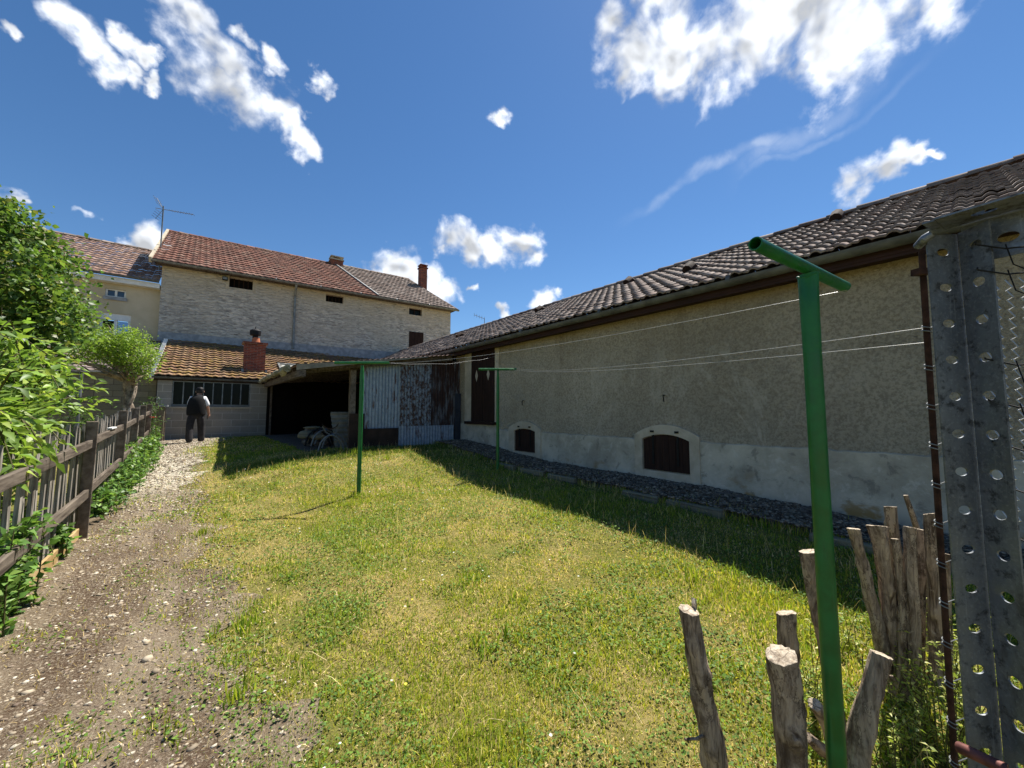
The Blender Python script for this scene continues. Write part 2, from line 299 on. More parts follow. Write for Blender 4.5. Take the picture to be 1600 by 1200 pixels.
# corrugated iron
def sheet(name, c1, c2, rusta, rcol=(.09, .035, .02), rcol2=None, msc=(5, 5, 1.1)):
    p = Mt(name, .7, .25, .2); v = p.mp(msc); n = p.noise(1.6, 8, .7, v); n2 = p.noise(14, 6, .7)
    c = p.mix(p.rng(n2, .3, .7), c1, c2); f = p.rng(n, .62-rusta*.4, .72-rusta*.35); c = p.mix(f, c, rcol); c = p.mix(p.math('MULTIPLY', f, p.rng(n2, .45, .65, 0, .8)), c, rcol2 or (.2, .08, .04))
    p.base(c).rough(p.math('ADD', .6, p.math('MULTIPLY', f, .3))); return p.m
M['sheetA'] = sheet('galvanised sheet', (.22, .265, .32), (.34, .395, .46), .22); M['sheetB'] = sheet('speckled sheet', (.16, .19, .23), (.28, .32, .37), .42, (.085, .05, .042), (.14, .09, .07), (11, 11, 7))
M['sheetC'] = sheet('brown rusted sheet', (.085, .085, .095), (.15, .15, .165), .5, (.05, .028, .024), (.075, .042, .034)); M['sheetD'] = sheet('lower sheet', (.20, .24, .30), (.32, .37, .45), .2)
M['fibro'] = plain('pale fibre sheet', (.24, .215, .17), .9, 0, .25, 6); M['brownboard'] = plain('brown board', (.035, .02, .014), .8, 0, .4, 5)
M['slab'] = plain('dark blue slab', (.03, .035, .05), .7, 0, .3, 5)
# galvanised angle, near
p = Mt('dull galvanised steel', .5, .4, .6); n = p.noise(26, 7, .7); n2 = p.noise(5, 6, .65, p.mp((1, 1, .35))); n3 = p.noise(120, 3, .6)
c = p.mix(p.rng(n2, .3, .7), (.10, .11, .125), (.22, .24, .265)); c = p.mix(p.rng(n, .52, .66, 0, .8), c, (.035, .034, .034)); c = p.mix(p.rng(n2, .55, .68, 0, .7), c, (.045, .04, .032)); sv_ = p.noise(1, 5, .7, p.mp((60, 60, 2.5))); c = p.mix(p.rng(sv_, .6, .72, 0, .45), c, (.35, .37, .39)); c = p.mix(p.rng(p.noise(9, 6, .75), .66, .72, 0, .7), c, (.13, .06, .03)); c = p.mix(p.rng(n3, .5, .7, 0, .25), c, (.4, .42, .44))
p.base(c).rough(p.rng(n, .3, .7, .42, .7)).bump(n3, .0008); M['galv'] = p.m
# bark
p = Mt('dry bark', .95, .1); v = p.mp((34, 34, 5)); n = p.noise(1, 8, .68, v, .8); n2 = p.noise(7, 6, .7); n3 = p.noise(30, 5, .7)
c = p.mix(p.rng(n, .33, .67), (.085, .058, .042), (.47, .37, .28)); c = p.mix(p.rng(n2, .5, .66, 0, .75), c, (.075, .05, .036)); c = p.mix(p.rng(n3, .6, .72, 0, .6), c, (.48, .41, .34)); c = p.mix(p.rng(n2, .42, .3, 0, .6), c, (.33, .22, .13)); pl_ = p.noise(6, 7, .75, p.mp((2, 2, .7))); c = p.mix(p.rng(pl_, .56, .59, 0, .65), c, (.46, .37, .275)); c = p.mix(p.math('MULTIPLY', p.rng(pl_, .535, .557), p.rng(pl_, .557, .575, .75, 0)), c, (.05, .034, .025))
p.base(c).bump(p.math('ADD', n, p.math('MULTIPLY', n3, .5)), .009); M['bark'] = p.m
p = Mt('sawn wood', .9, .15); c = p.mix(p.rng(p.noise(60, 5, .7), .35, .65), (.33, .265, .19), (.6, .51, .39)); c = p.mix(p.rng(p.noise(22, 6, .75), .5, .66, 0, .75), c, (.17, .125, .09)); c = p.mix(p.rng(p.voro(26, None, 'DISTANCE_TO_EDGE'), 0, .035, .8, 0), c, (.07, .05, .035)); p.base(c).bump(p.noise(120), .002); M['sawn'] = p.m
M['darkbark'] = wood('twisted bark', (.09, .065, .045), (.42, .34, .26), (12, 12, 9))
# soil / lawn / gravel
p = Mt('lawn soil', .97, .05); n = p.noise(1.3, 6, .6); n2 = p.noise(38, 6, .7); c = p.mix(p.rng(n, .38, .62), (.16, .165, .038), (.33, .26, .10)); c = p.mix(p.rng(n2, .38, .65, 0, .7), c, (.075, .068, .022)); p.base(c).bump(n2, .02); M['soil'] = p.m
p = Mt('gravel path', .97, .08); q = p.sep(); n = p.noise(1.7, 5, .65, p.mp((1.3, .4, 1))); n2 = p.noise(75, 5, .7); far = p.rng(p.math('ADD', q[1], p.math('MULTIPLY', n, 1.5)), 8.0, 9.6)
c1 = p.mix(p.rng(n, .40, .60), (.225, .175, .12), (.095, .062, .04)); c1 = p.mix(p.rng(n2, .45, .65, 0, .6), c1, (.37, .31, .22)); c2 = p.mix(p.rng(n2, .35, .65), (.46, .41, .31), (.68, .62, .5)); c = p.mix(far, c1, c2); c = p.mix(p.rng(n2, .58, .72, 0, .45), c, (.5, .45, .37)); p.base(c).bump(n2, .02); M['gravel'] = p.m
p = Mt('dark gravel', .97, .08); n2 = p.noise(55, 5, .7); p.base(p.mix(p.rng(n2, .35, .65), (.07, .06, .05), (.24, .21, .18))).bump(n2, .02); M['dgravel'] = p.m

# ------------------------------------------------------------------ terrain
GX = np.array([-1.0, .3, 1.8, 3.6, 5.3]); GY = np.array([-2, .5, 2.5, 5.5, 7, 8.6, 12, 17.5, 25])
GZ = np.array([[-.1,-.05,0,.1,.2],[0,0,.08,.2,.3],[.02,.04,.14,.28,.4],[.16,.18,.26,.33,.44],[.22,.26,.42,.5,.56],[.3,.42,.68,.70,.69],[.42,.55,.66,.68,.68],[.58,.60,.62,.64,.66],[.7,.7,.7,.7,.7]])
def _g(x, y):
    x = np.clip(x, GX[0], GX[-1]); y = np.clip(y, GY[0], GY[-1])
    i = np.clip(np.searchsorted(GX, x)-1, 0, len(GX)-2); j = np.clip(np.searchsorted(GY, y)-1, 0, len(GY)-2)
    a = (x-GX[i])/(GX[i+1]-GX[i]); b = (y-GY[j])/(GY[j+1]-GY[j])
    return (GZ[j, i]*(1-a)+GZ[j, i+1]*a)*(1-b)+(GZ[j+1, i]*(1-a)+GZ[j+1, i+1]*a)*b
def gz(x, y):
    x = np.asarray(x, float); y = np.asarray(y, float)
    s = sum(_g(x+dx, y+dy) for dx in (-.4, 0, .4) for dy in (-.5, 0, .5))/9
    near = np.exp(-((x-1.5)/6)**2-((y-5)/9)**2)
    return s+near*(.012*np.sin(3.1*x+1.3*y)+.010*np.sin(5.3*y-2.2*x)+.006*np.sin(9*x+7*y))
def gzf(x, y): return float(gz(x, y))
def sheet_grid(xs, ys, dz=0.):
    X, Y = np.meshgrid(xs, ys); Z = gz(X, Y)+dz; V = np.stack([X, Y, Z], -1).reshape(-1, 3); nx = len(xs); ny = len(ys)
    i = (np.arange(ny-1)[:, None]*nx+np.arange(nx-1)[None]).ravel(); return V, np.stack([i, i+1, i+nx+1, i+nx], -1)
xs = np.concatenate([[-600, -200, -80, -30, -14, -8, -5], np.arange(-3.5, 6.3, .09), [8, 12, 20, 40, 90, 250, 600]])
ys = np.concatenate([[-600, -200, -60, -20, -8, -5], np.arange(-3, 19, .1), [22, 28, 40, 80, 200, 600]])
V, F = sheet_grid(xs, ys); g = link('ground', mesh_np('ground', V, F, M['soil'], smooth_=True)); g['kind'] = 'structure'
def path_r(y): return np.interp(y, [-2, 1.5, 3, 4.5, 7.2, 9.2, 13.6, 15.8, 17.3], [.40, .22, .17, .04, -.14, -.22, -.06, .35, .9])   # edge of the gravel
def path_l(y): return np.interp(y, [-2, 4.5, 6.2, 8.4, 17.3], [-1.02, -1.02, -.96, -.82, -1.12])
ty = np.arange(-2, 17.45, .09); tx = np.linspace(0, 1, 20); Vp = []
for y in ty:
    l = path_l(y)-.1; r = path_r(y)+.12+.13*math.sin(y*3.7)+.09*math.sin(y*9.1+1)+.05*math.sin(y*23)
    for t in tx: x = l+(r-l)*t; Vp.append((x, y, gzf(x, y)+.006))
nx = len(tx); i = (np.arange(len(ty)-1)[:, None]*nx+np.arange(nx-1)[None]).ravel()
o = link('path', mesh_np('path', Vp, np.stack([i, i+1, i+nx+1, i+nx], -1), M['gravel'], smooth_=True)); o['kind'] = 'structure'
xs2 = np.linspace(4.62, 5.42, 10); ys2 = np.arange(-2, 8.9, .12); V, F = sheet_grid(xs2, ys2, .05); V[:, 2] += .05*np.clip((V[:, 0]-4.62)/.5, 0, 1)+rng.normal(0, .006, len(V)); V[np.isclose(V[:, 0], 4.62), 2] -= .1
o = link('gravel_strip', mesh_np('gravel_strip', V, F, M['dgravel'])); o['kind'] = 'structure'
V, F = sheet_grid(np.linspace(1.75, 5.4, 24), np.linspace(9.3, 17.6, 30), .008); o = link('earth_floor', mesh_np('earth_floor', V, F, M['dgravel'])); o['kind'] = 'structure'

# ------------------------------------------------------------------ grass, pebbles, clover
def fnoise(x, y, sc, seed=0):       # cheap value noise, vectorised
    r = np.random.default_rng(seed); T = r.random((64, 64)); x = np.asarray(x)*sc+17.3; y = np.asarray(y)*sc+9.1
    xi = np.floor(x).astype(int); yi = np.floor(y).astype(int); a = x-xi; b = y-yi; a = a*a*(3-2*a); b = b*b*(3-2*b); q = lambda i, j: T[(yi+j) % 64, (xi+i) % 64]
    return (q(0, 0)*(1-a)+q(1, 0)*a)*(1-b)+(q(0, 1)*(1-a)+q(1, 1)*a)*b
def fbm(x, y, sc, seed): return .5*fnoise(x, y, sc, seed)+.3*fnoise(x, y, sc*2.3, seed+1)+.2*fnoise(x, y, sc*5.1, seed+2)
def in_view(x, y, margin=.12):
    rx = x*cR[0]+y*cR[1]; d = x*cF[0]+y*cF[1]; return (d > .35) & (np.abs(rx)/np.maximum(d, .01) < 1.33+margin)
def scatter(n, x0, x1, y0, y1):
    x = rng.uniform(x0, x1, n); y = rng.uniform(y0, y1, n); k = in_view(x, y); return x[k], y[k]
GR = [(.23, .31, .03), (.15, .24, .028), (.32, .365, .04), (.41, .40, .06)]
ST = [(.66, .51, .25), (.55, .41, .19), (.74, .61, .34)]
def blades(x, y, h, w, colors, lean, straw_p, name, label=None):
    n = len(x); z = gz(x, y); a = rng.uniform(0, 2*PI, n); ln = np.abs(rng.normal(0, 1, n))*lean; d = np.stack([np.cos(a), np.sin(a)], -1)
    ph = rng.uniform(0, 2*PI, n); sd = np.stack([np.cos(ph), np.sin(ph)], -1)*w[:, None]*.5; b = np.stack([x, y, z-.003], -1)
    top = b+np.concatenate([d*(np.sin(np.minimum(ln, 1.5))*h)[:, None], (np.cos(np.minimum(ln, 1.5))*h)[:, None]], -1); mid = b*.5+top*.5; mid[:, 2] += h*.12
    s3 = np.concatenate([sd, np.zeros((n, 1))], -1); V = np.stack([b-s3, b+s3, mid+s3*.8, mid-s3*.8, top], 1).reshape(-1, 3)
    k = np.arange(n)*5; F = np.concatenate([np.stack([k, k+1, k+2], -1), np.stack([k, k+2, k+3], -1), np.stack([k+3, k+2, k+4], -1)])
    return V, F, np.repeat(colors, 5, 0)
def pick(pal, n): P = np.array(pal)[rng.integers(0, len(pal), n)]; return P*rng.uniform(.75, 1.3, (n, 1))
def dry(x, y):                         # 0 green .. 1 straw, in patches
    v = fbm(x, y, 1.15, 3)*.62+fbm(x, y, 3.2, 9)*.38; return np.clip((v-.40)/.22, 0, 1)
def cover(x, y):                       # how much lawn there is: bare on the path, thin at its edge
    e = (x-path_r(y))/.38+(fbm(x, y, 1.8, 21)-.5)*2.2; c = 1/(1+np.exp(-3.2*(e-.1)))
    tuft = np.exp(-((y-7.5)/.75)**2)*.5*np.clip((fbm(x, y, 2.6, 37)-.36)*5, 0, 1)+np.clip((fbm(x, y, 1.9, 33)-.49)*7, 0, 1)*.8*(y < 6.6)*np.clip(1.15-np.abs(x-path_r(y)+.1)*1.4, .25, 1)+(fbm(x, y, 2.9, 39) > .60)*.25*(y < 6.6)
    bare = np.clip((fbm(x, y, 2.1, 51)-.60)*6, 0, 1)*.6*(np.abs(x-path_r(y)-.35) < .6)
    c = np.maximum(c*(1-bare), tuft*(x < path_r(y)+.3)); c = c*(x < 5.3)*np.where(x > 4.85, .22*(fbm(x, y, 2.4, 63) > .5), np.where(x > 4.5, .55, 1.)); c *= 1-((y > 9.3) & (x > 1.75))*1.; c *= (x > path_l(y)+.04)
    return c*(y < 17.2)
Vs, Fs, Cs = [], [], []; off = 0
def push(V, F, C):
    global off
    Vs.append(V); Fs.append(F+off); Cs.append(C); off += len(V)
bands = [(0, 2.2, 22000), (2.2, 3.6, 13000), (3.6, 6, 6500), (6, 10, 3000), (10, 20, 1300)]
for d0, d1, den in bands:
    R = d1+.3; n = int(den*(7+1.2)*(min(R+2, 20)+2)); 
    x = rng.uniform(-1.2, 5.3, n); y = rng.uniform(-1.8, min(R, 17.3), n)
    n_keep = int(den*6.4*(min(R, 17.3)+1.8)); x = x[:n_keep]; y = y[:n_keep]
    d = np.hypot(x, y); k = (d >= d0) & (d < d1) & in_view(x, y); x = x[k]; y = y[k]
    k = rng.random(len(x)) < cover(x, y); x = x[k]; y = y[k]; n = len(x)
    dr = dry(x, y); st = rng.random(n) < (.12+.52*dr); col = pick(GR, n); yel = fbm(x, y, .9, 71)[:, None]
    col = col*(1+.35*(yel-.5)*np.array([1.6, .7, .2])); col[st] = pick(ST, st.sum())
    sc = 1+max(0, (d0-2.2))*.05; h = rng.gamma(5, .0052, n)*(1-.45*dr)*(1+.5*(fbm(x, y, 2.0, 61) > .6)); h[st] *= .85; w = rng.uniform(.0028, .0052, n)*(1+d0*.22)
    h = np.minimum(h, .075)+(x > 4.55)*.07*np.where(rng.random(n) < .01, 1.8, 1)
    ln = np.where(st, 1.3, .85)
    V, F, C = blades(x, y, h*sc, w, col, ln, None, ''); push(V, F, C)
    # clover and broad-leaved weeds
    m = int(n*.15); q = rng.integers(0, n, m); x2 = x[q]+rng.normal(0, .03, m); y2 = y[q]+rng.normal(0, .03, m); cl = fbm(x2, y2, 1.6, 81) > .47; x2 = x2[cl]; y2 = y2[cl]; m = len(x2)
    z2 = gz(x2, y2)+rng.uniform(.008, .04, m); a = rng.uniform(0, 2*PI, m); s = rng.uniform(.0045, .0095, m)*(1+d0*.14); tl = rng.normal(0, .35, (m, 2))
    e1 = np.stack([np.cos(a), np.sin(a), tl[:, 0]], -1)*s[:, None]; e2 = np.stack([-np.sin(a), np.cos(a), tl[:, 1]], -1)*s[:, None]*.8; b = np.stack([x2, y2, z2], -1)
    V = np.stack([b-e1, b-e2*.9+e1*.15, b+e1, b+e2*.9+e1*.15], 1).reshape(-1, 3); k4 = np.arange(m)*4; C = np.repeat(pick([(.12, .21, .035), (.17, .27, .05), (.09, .165, .035)], m), 4, 0)
    push(V, np.concatenate([np.stack([k4, k4+1, k4+2], -1), np.stack([k4, k4+2, k4+3], -1)]), C)
# dead stalks and litter lying on the path
n = 9000; x = rng.uniform(-1.0, 1.0, n); y = 9*rng.random(n)**1.4; k = (x < path_r(y)+.3) & (x > path_l(y)+.02) & in_view(x, y); x = x[k]; y = y[k]; n = len(x)
V, F, C = blades(x, y, rng.uniform(.015, .05, n), rng.uniform(.002, .005, n), pick(ST+[(.3, .22, .13), (.22, .15, .09)], n), 1.9, 0, ''); V[:, 2] += .008; push(V, F, C)
m = 420; x2 = rng.uniform(-.2, 4.7, m); y2 = rng.uniform(1.2, 9.0, m); k = (cover(x2, y2) > .6) & (fbm(x2, y2, 1.3, 55) > .5); x2 = x2[k]; y2 = y2[k]; m = len(x2); z2 = gz(x2, y2)+rng.uniform(.03, .07, m); s2 = rng.uniform(.005, .008, m)*(1+np.hypot(x2, y2)*.08); P5 = []
for k in range(6): a = k*PI/3; P5.append(np.stack([x2+s2*math.cos(a), y2+s2*math.sin(a), z2+rng.normal(0, .002, m)], -1))
V = np.stack(P5, 1).reshape(-1, 3); k6 = np.arange(m)*6; push(V, np.concatenate([np.stack([k6, k6+i, k6+i+1], -1) for i in (1, 2, 3, 4)]), np.repeat(pick([(.8, .8, .74), (.8, .8, .74), (.75, .6, .08)], m).clip(0, .85), 6, 0))
# taller tufts, dandelion blades and seed stems
for (tx_, ty_, hh, nn) in [(1.75, 2.7, .12, 34), (1.35, 1.95, .09, 30), (1.55, 1.92, .10, 34), (2.9, 7.6, .14, 40), (3.0, 1.5, .16, 24), (3.3, 1.35, .12, 30), (2.5, 8.3, .16, 60), (1.75, 5.75, .1, 60), (4.4, 5.9, .12, 60), (.3, 3.2, .09, 60), (.05, 5.4, .1, 50), (.2, 2.5, .08, 50)]:
    x = rng.normal(tx_, .045, nn); y = rng.normal(ty_, .045, nn); V, F, C = blades(x, y, rng.uniform(.5, 1.1, nn)*hh, rng.uniform(.006, .012, nn), pick(GR[:3], nn), .35, 0, ''); push(V, F, C)
n = 5200; x = rng.uniform(-.2, 4.8, n); y = rng.uniform(-.5, 9, n); k = (cover(x, y) > .5) & in_view(x, y); x = x[k]; y = y[k]; n = len(x)
V, F, C = blades(x, y, rng.uniform(.07, .2, n), rng.uniform(.0015, .0025, n)*(1+np.hypot(x, y)*.12), pick(ST, n), 1.1, 0, ''); push(V, F, C)
# taller blades along bank and lean-to, the shade there painted into darker greens
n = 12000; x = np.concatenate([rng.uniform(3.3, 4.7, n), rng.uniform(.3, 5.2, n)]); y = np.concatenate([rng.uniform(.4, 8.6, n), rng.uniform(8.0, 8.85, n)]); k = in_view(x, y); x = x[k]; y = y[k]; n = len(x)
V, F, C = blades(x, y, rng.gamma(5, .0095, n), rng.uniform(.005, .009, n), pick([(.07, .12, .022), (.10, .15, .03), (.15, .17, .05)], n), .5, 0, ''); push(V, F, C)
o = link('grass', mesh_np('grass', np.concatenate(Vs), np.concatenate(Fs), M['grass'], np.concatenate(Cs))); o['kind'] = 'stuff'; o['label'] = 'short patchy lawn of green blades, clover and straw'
# pebbles on path and bank
def pebbles(name, x, y, s, cols, lift=0.):
    n = len(x); ico = bmesh.new(); bmesh.ops.create_icosphere(ico, subdivisions=1, radius=1); ico.verts.ensure_lookup_table(); B = np.array([v.co for v in ico.verts]); Fb = np.array([[v.index for v in f.verts] for f in ico.faces]); ico.free()
    m = len(B); J = 1+rng.normal(0, .27, (n, m, 1)); sc = np.stack([rng.uniform(.7, 1.4, n), rng.uniform(.7, 1.2, n), rng.uniform(.35, .7, n)], -1)*s[:, None]
    a = rng.uniform(0, 2*PI, n); P = B[None]*J*sc[:, None]; c, s_ = np.cos(a)[:, None], np.sin(a)[:, None]; X = P[..., 0]*c-P[..., 1]*s_; Y = P[..., 0]*s_+P[..., 1]*c
    V = np.stack([X+x[:, None], Y+y[:, None], P[..., 2]+(gz(x, y)+lift+s*.12)[:, None]], -1).reshape(-1, 3); F = (Fb[None]+(np.arange(n)*m)[:, None, None]).reshape(-1, 3)
    o = link(name, mesh_np(name, V, F, M['pebble'], np.repeat(cols, m, 0))); o['kind'] = 'stuff'; return o
n = 150000; x = rng.uniform(-1.1, .9, n); y = 17*rng.random(n)**1.6; k = (x < path_r(y)+.15+rng.normal(0, .12, n)) & (x > path_l(y)+.02) & in_view(x, y); x = x[k]; y = y[k]
k = rng.random(len(x)) < np.where(y < 6, np.clip(.85-1.5*np.clip(fbm(x, y, 1.6, 91)-.5, 0, 1), .2, 1), .85); k &= rng.random(len(x)) < np.where(y < 6.8, .55, 1.); x = x[k][:40000]; y = y[k][:40000]
o = pebbles('gravel', x, y, rng.gamma(3, .0014, len(x))*(1+np.hypot(x, y)*.10), pick([(.38, .32, .235), (.27, .22, .16), (.50, .45, .36), (.14, .105, .08), (.31, .255, .185), (.2, .155, .115), (.24, .19, .14)], len(x)), .004); o['label'] = 'loose pale gravel strewn over the path beside the fence'
n = 26000; x = rng.uniform(4.6, 5.38, n); y = rng.uniform(-1, 8.8, n); k = in_view(x, y); x = x[k]; y = y[k]
o = pebbles('bank_gravel', x, y, rng.gamma(4, .0027, len(x)), pick([(.12, .095, .07), (.16, .13, .095), (.25, .21, .16), (.065, .05, .04)], len(x)), .10); o['label'] = 'dark gravel heaped along the foot of the roughcast wall'

# ------------------------------------------------------------------ roofs
def roof_tiles(name, P00, P10, P01, P11, mat, parent, period=.26, gauge=.34, amp=.03, cols=None, lift=.034, K=7, flat=.0):
    P00, P10, P01, P11 = (np.array(q, float) for q in (P00, P10, P01, P11))
    nu = max(1, round(np.linalg.norm(P10-P00)/period)); nv = max(1, round(np.linalg.norm(P01-P00)/gauge))
    nrm = np.cross(P10-P00, P01-P00); nrm /= np.linalg.norm(nrm); nrm = nrm if nrm[2] > 0 else -nrm
    k = np.linspace(0, 1, K); prof = amp*np.maximum(0, np.cos(2*PI*(k-.5)))**.8+amp*.22*np.maximum(0, np.cos(2*PI*k))
    J, I = np.meshgrid(np.arange(nv), np.arange(nu), indexing='ij'); J = J.ravel(); I = I.ravel(); n = len(J)
    jn = rng.normal(0, .0035, n); jv = rng.normal(0, .014, n); tw = rng.normal(0, .004, (n, 2))
    u = (I[:, None]+k[None])/nu; rows = []
    for t, lf, dz in ((-.10, lift, -.022), (-.10, lift, 0), (.5, lift*.55, 0), (1.0, .0, 0)):
        v = np.clip((J+t+jv)/nv, -.02, 1.0)[:, None]; a = P00+(P10-P00)*u[..., None]; b = P01+(P11-P01)*u[..., None]
        h = prof[None]+lf+dz+jn[:, None]+tw[:, :1]*(k-.5)
        rows.append(a+(b-a)*v[..., None]+nrm*h[..., None])
    V = np.stack(rows, 1).reshape(-1, 3); q = np.arange(n)[:, None, None]*4*K+np.arange(3)[None, :, None]*K+np.arange(K-1)[None, None]; q = q.ravel()
    F = np.stack([q, q+1, q+K+1, q+K], -1); C = np.repeat((np.array(cols)[rng.integers(0, len(cols), n)]*.55+np.array(cols).mean(0)*.45)*rng.uniform(.8, 1.18, (n, 1)), 4*K, 0)
    return link(name, mesh_np(name, V, F, mat, C), parent)
BROWN = [(.22, .17, .14), (.175, .135, .115), (.28, .225, .19), (.19, .13, .105), (.32, .265, .23)]
RED = [(.21, .085, .058), (.165, .075, .055), (.26, .12, .085), (.13, .07, .055), (.25, .16, .12)]
def ridge_caps(name, a, b, mat, parent, r=.11, step=.4, cols=BROWN):
    a = np.array(a, float); b = np.array(b, float); n = int(np.linalg.norm(b-a)/step); d = (b-a)/n; Vv, Ff, Cc = [], [], []
    side = np.cross(d, (0, 0, 1.)); side /= np.linalg.norm(side); o_ = 0
    for i in range(n):
        c = np.array(cols[random.randrange(len(cols))])*random.uniform(.7, 1.2)
        for e, rr in ((0, r*1.12), (1.08, r*.95)):
            for k in range(7):
                t = PI*k/6; Vv.append(a+d*(i+e)+side*rr*math.cos(t)+np.array((0, 0, 1.))*(rr*math.sin(t)*.8-.02+random.uniform(-.006, .006))); Cc.append(c)
        Ff += [(o_+k, o_+k+1, o_+k+8, o_+k+7) for k in range(6)]; Ff += [(o_+k, o_+k+1, o_+6-k-1, o_+6-k) for k in range(3)]; o_ += 14
    return link(name, mesh_np(name, Vv, Ff, mat, Cc), parent)
def gutter(name, a, b, r, mat, parent, n=9):
    a = np.array(a, float); b = np.array(b, float); side = np.cross(b-a, (0, 0, 1.)); side /= np.linalg.norm(side); m = MB(); seg = max(2, int(np.linalg.norm(b-a)/2)); vs = []
    for i in range(seg+1):
        p_ = a+(b-a)*i/seg
        for rr in (r, r*.9):
            for k in range(n): t = PI+PI*k/(n-1); vs.append(p_+side*rr*math.cos(t)+np.array((0, 0, rr*math.sin(t))))
    fs = []
    for i in range(seg):
        o_ = i*2*n; q_ = o_+2*n
        for k in range(n-1): fs += [(o_+k, q_+k, q_+k+1, o_+k+1), (o_+n+k, o_+n+k+1, q_+n+k+1, q_+n+k)]
        for k in (0, n-1): fs.append((o_+k, o_+n+k, q_+n+k, q_+k))
    m.add(vs, fs)
    L = np.linalg.norm(b-a); d = (b-a)/L
    for i in range(1, int(L/2.0)): m.tube([a+d*i*2.0, a+d*(i*2.0+.05)], r*1.06, 12)
    return m.build(name, mat, parent, True)

# ------------------------------------------------------------------ long low house along the lawn
WX = 5.4; EZ = 3.13
H1 = thing('low_house', 'long low roughcast house with brown tiled roof and small arched cellar shutters', 'house', (WX+2, 8, .4))
MB().bx(WX, WX+.4, -7, 22.5, -.3, 3.10).build('wall', M['roughcast'], H1)
MB().bx(WX+6.9, WX+7.3, -7, 22.5, -.3, 3.10).build('back_wall', M['roughcast'], H1)
m = MB(); gx = WX+.4; m.add([(gx-.4, -7, 3.1), (gx+6.9, -7, 3.1), (9, -7, 5.05)], [(0, 1, 2)]); m.bx(WX+.4, WX+6.9, -7, -6.6, -.3, 3.1); m.build('gable', M['roughcast'], H1)
# plinth, proud of the wall by 25 mm, stopping at the cellar openings and at the window
m = MB(); pz = 1.085
for a_, b_ in ((-7, 2.56), (3.58, 5.76), (6.81, 7.32)): 
    n = max(2, int((b_-a_)/.07)); ysx = np.linspace(a_, b_, n+1); vs = []
    for y in ysx: t = pz+random.uniform(-.008, .008)+.014*mnoise.noise(Vector((y*1.7, 3, 0))); vs += [(WX-.024, y, -.3), (WX-.024, y, t), (WX+.01, y, t+.012)]
    m.add(vs, [(3*i, 3*i+3, 3*i+4, 3*i+1) for i in range(n)]+[(3*i+1, 3*i+4, 3*i+5, 3*i+2) for i in range(n)])
m.bx(WX-.022, WX+.01, 7.32, 9.1, -.3, 1.22); m.build('plinth', M['plinth'], H1)
def arch_pts(y0, y1, zs, zt, n=14):   # segmental arch from spring to spring
    return [(y0+(y1-y0)*i/n, zs+(zt-zs)*(1-(2*i/n-1)**2)) for i in range(n+1)]
def cellar(y0, y1, zb, zs, zt, sy0, sy1, sz, label):
    inner = [(y0, zb)]+arch_pts(y0, y1, zs, zt)+[(y1, zb)]; top = arch_pts(sy0, sy1, sz-.16, sz); outer = [(sy0, -.2)]+top+[(sy1, -.2)]
    m = MB(); xo = WX-.045; n = len(inner)
    vs = [(xo, y, z) for y, z in outer]+[(xo, y, z) for y, z in inner]+[(WX+.01, y, z) for y, z in outer]+[(WX+.01, y, z) for y, z in inner]
    fs = [(i, i+1, n+i+1, n+i) for i in range(n-1)]+[(2*n+i, 2*n+i+1, i+1, i) for i in range(n-1)]+[(n+i, n+i+1, 3*n+i+1, 3*n+i) for i in range(n-1)]+[(0, n, 2*n-1, n-1), (n, 3*n, 4*n-1, 2*n-1)]
    m.add(vs, fs); s = m.build('cellar_surround', M['surround'], H1)
    m = MB(); nb = 7; xs_ = WX-.018
    for k in range(nb):
        a_, b_ = y0+.012+(y1-y0-.024)*k/nb, y0+.012+(y1-y0-.024)*(k+1)/nb-.004; f = lambda y: zs+(zt-zs)*(1-(2*(y-y0)/(y1-y0)-1)**2)-.012
        vs = [(xs_, a_, zb+.012), (xs_, b_, zb+.012), (xs_, b_, f(b_)), (xs_, (a_+b_)/2, f((a_+b_)/2)), (xs_, a_, f(a_)), (WX+.005, a_, zb+.012), (WX+.005, b_, zb+.012), (WX+.005, b_, f(b_)), (WX+.005, (a_+b_)/2, f((a_+b_)/2)), (WX+.005, a_, f(a_))]
        m.add(vs, [(0, 1, 2, 3, 4), (1, 6, 7, 2), (5, 0, 4, 9), (2, 7, 8, 3), (3, 8, 9, 4)])
    sh = m.build('cellar_shutter', M['darkwood'], H1)
    for f in (.24, .76): m = MB(); y = y0+(y1-y0)*f; m.bx(xs_-.012, xs_-.001, y-.016, y+.016, zb+.1, zt+.03); m.bx(xs_-.04, xs_-.001, y-.03, y+.03, zt+.02, zt+.05); m.build('strap_hinge', M['iron'], sh)
cellar(5.93, 6.62, .655, 1.10, 1.155, 5.76, 6.81, 1.31, '')
cellar(2.70, 3.45, .62, 1.09, 1.175, 2.56, 3.58, 1.315, '')
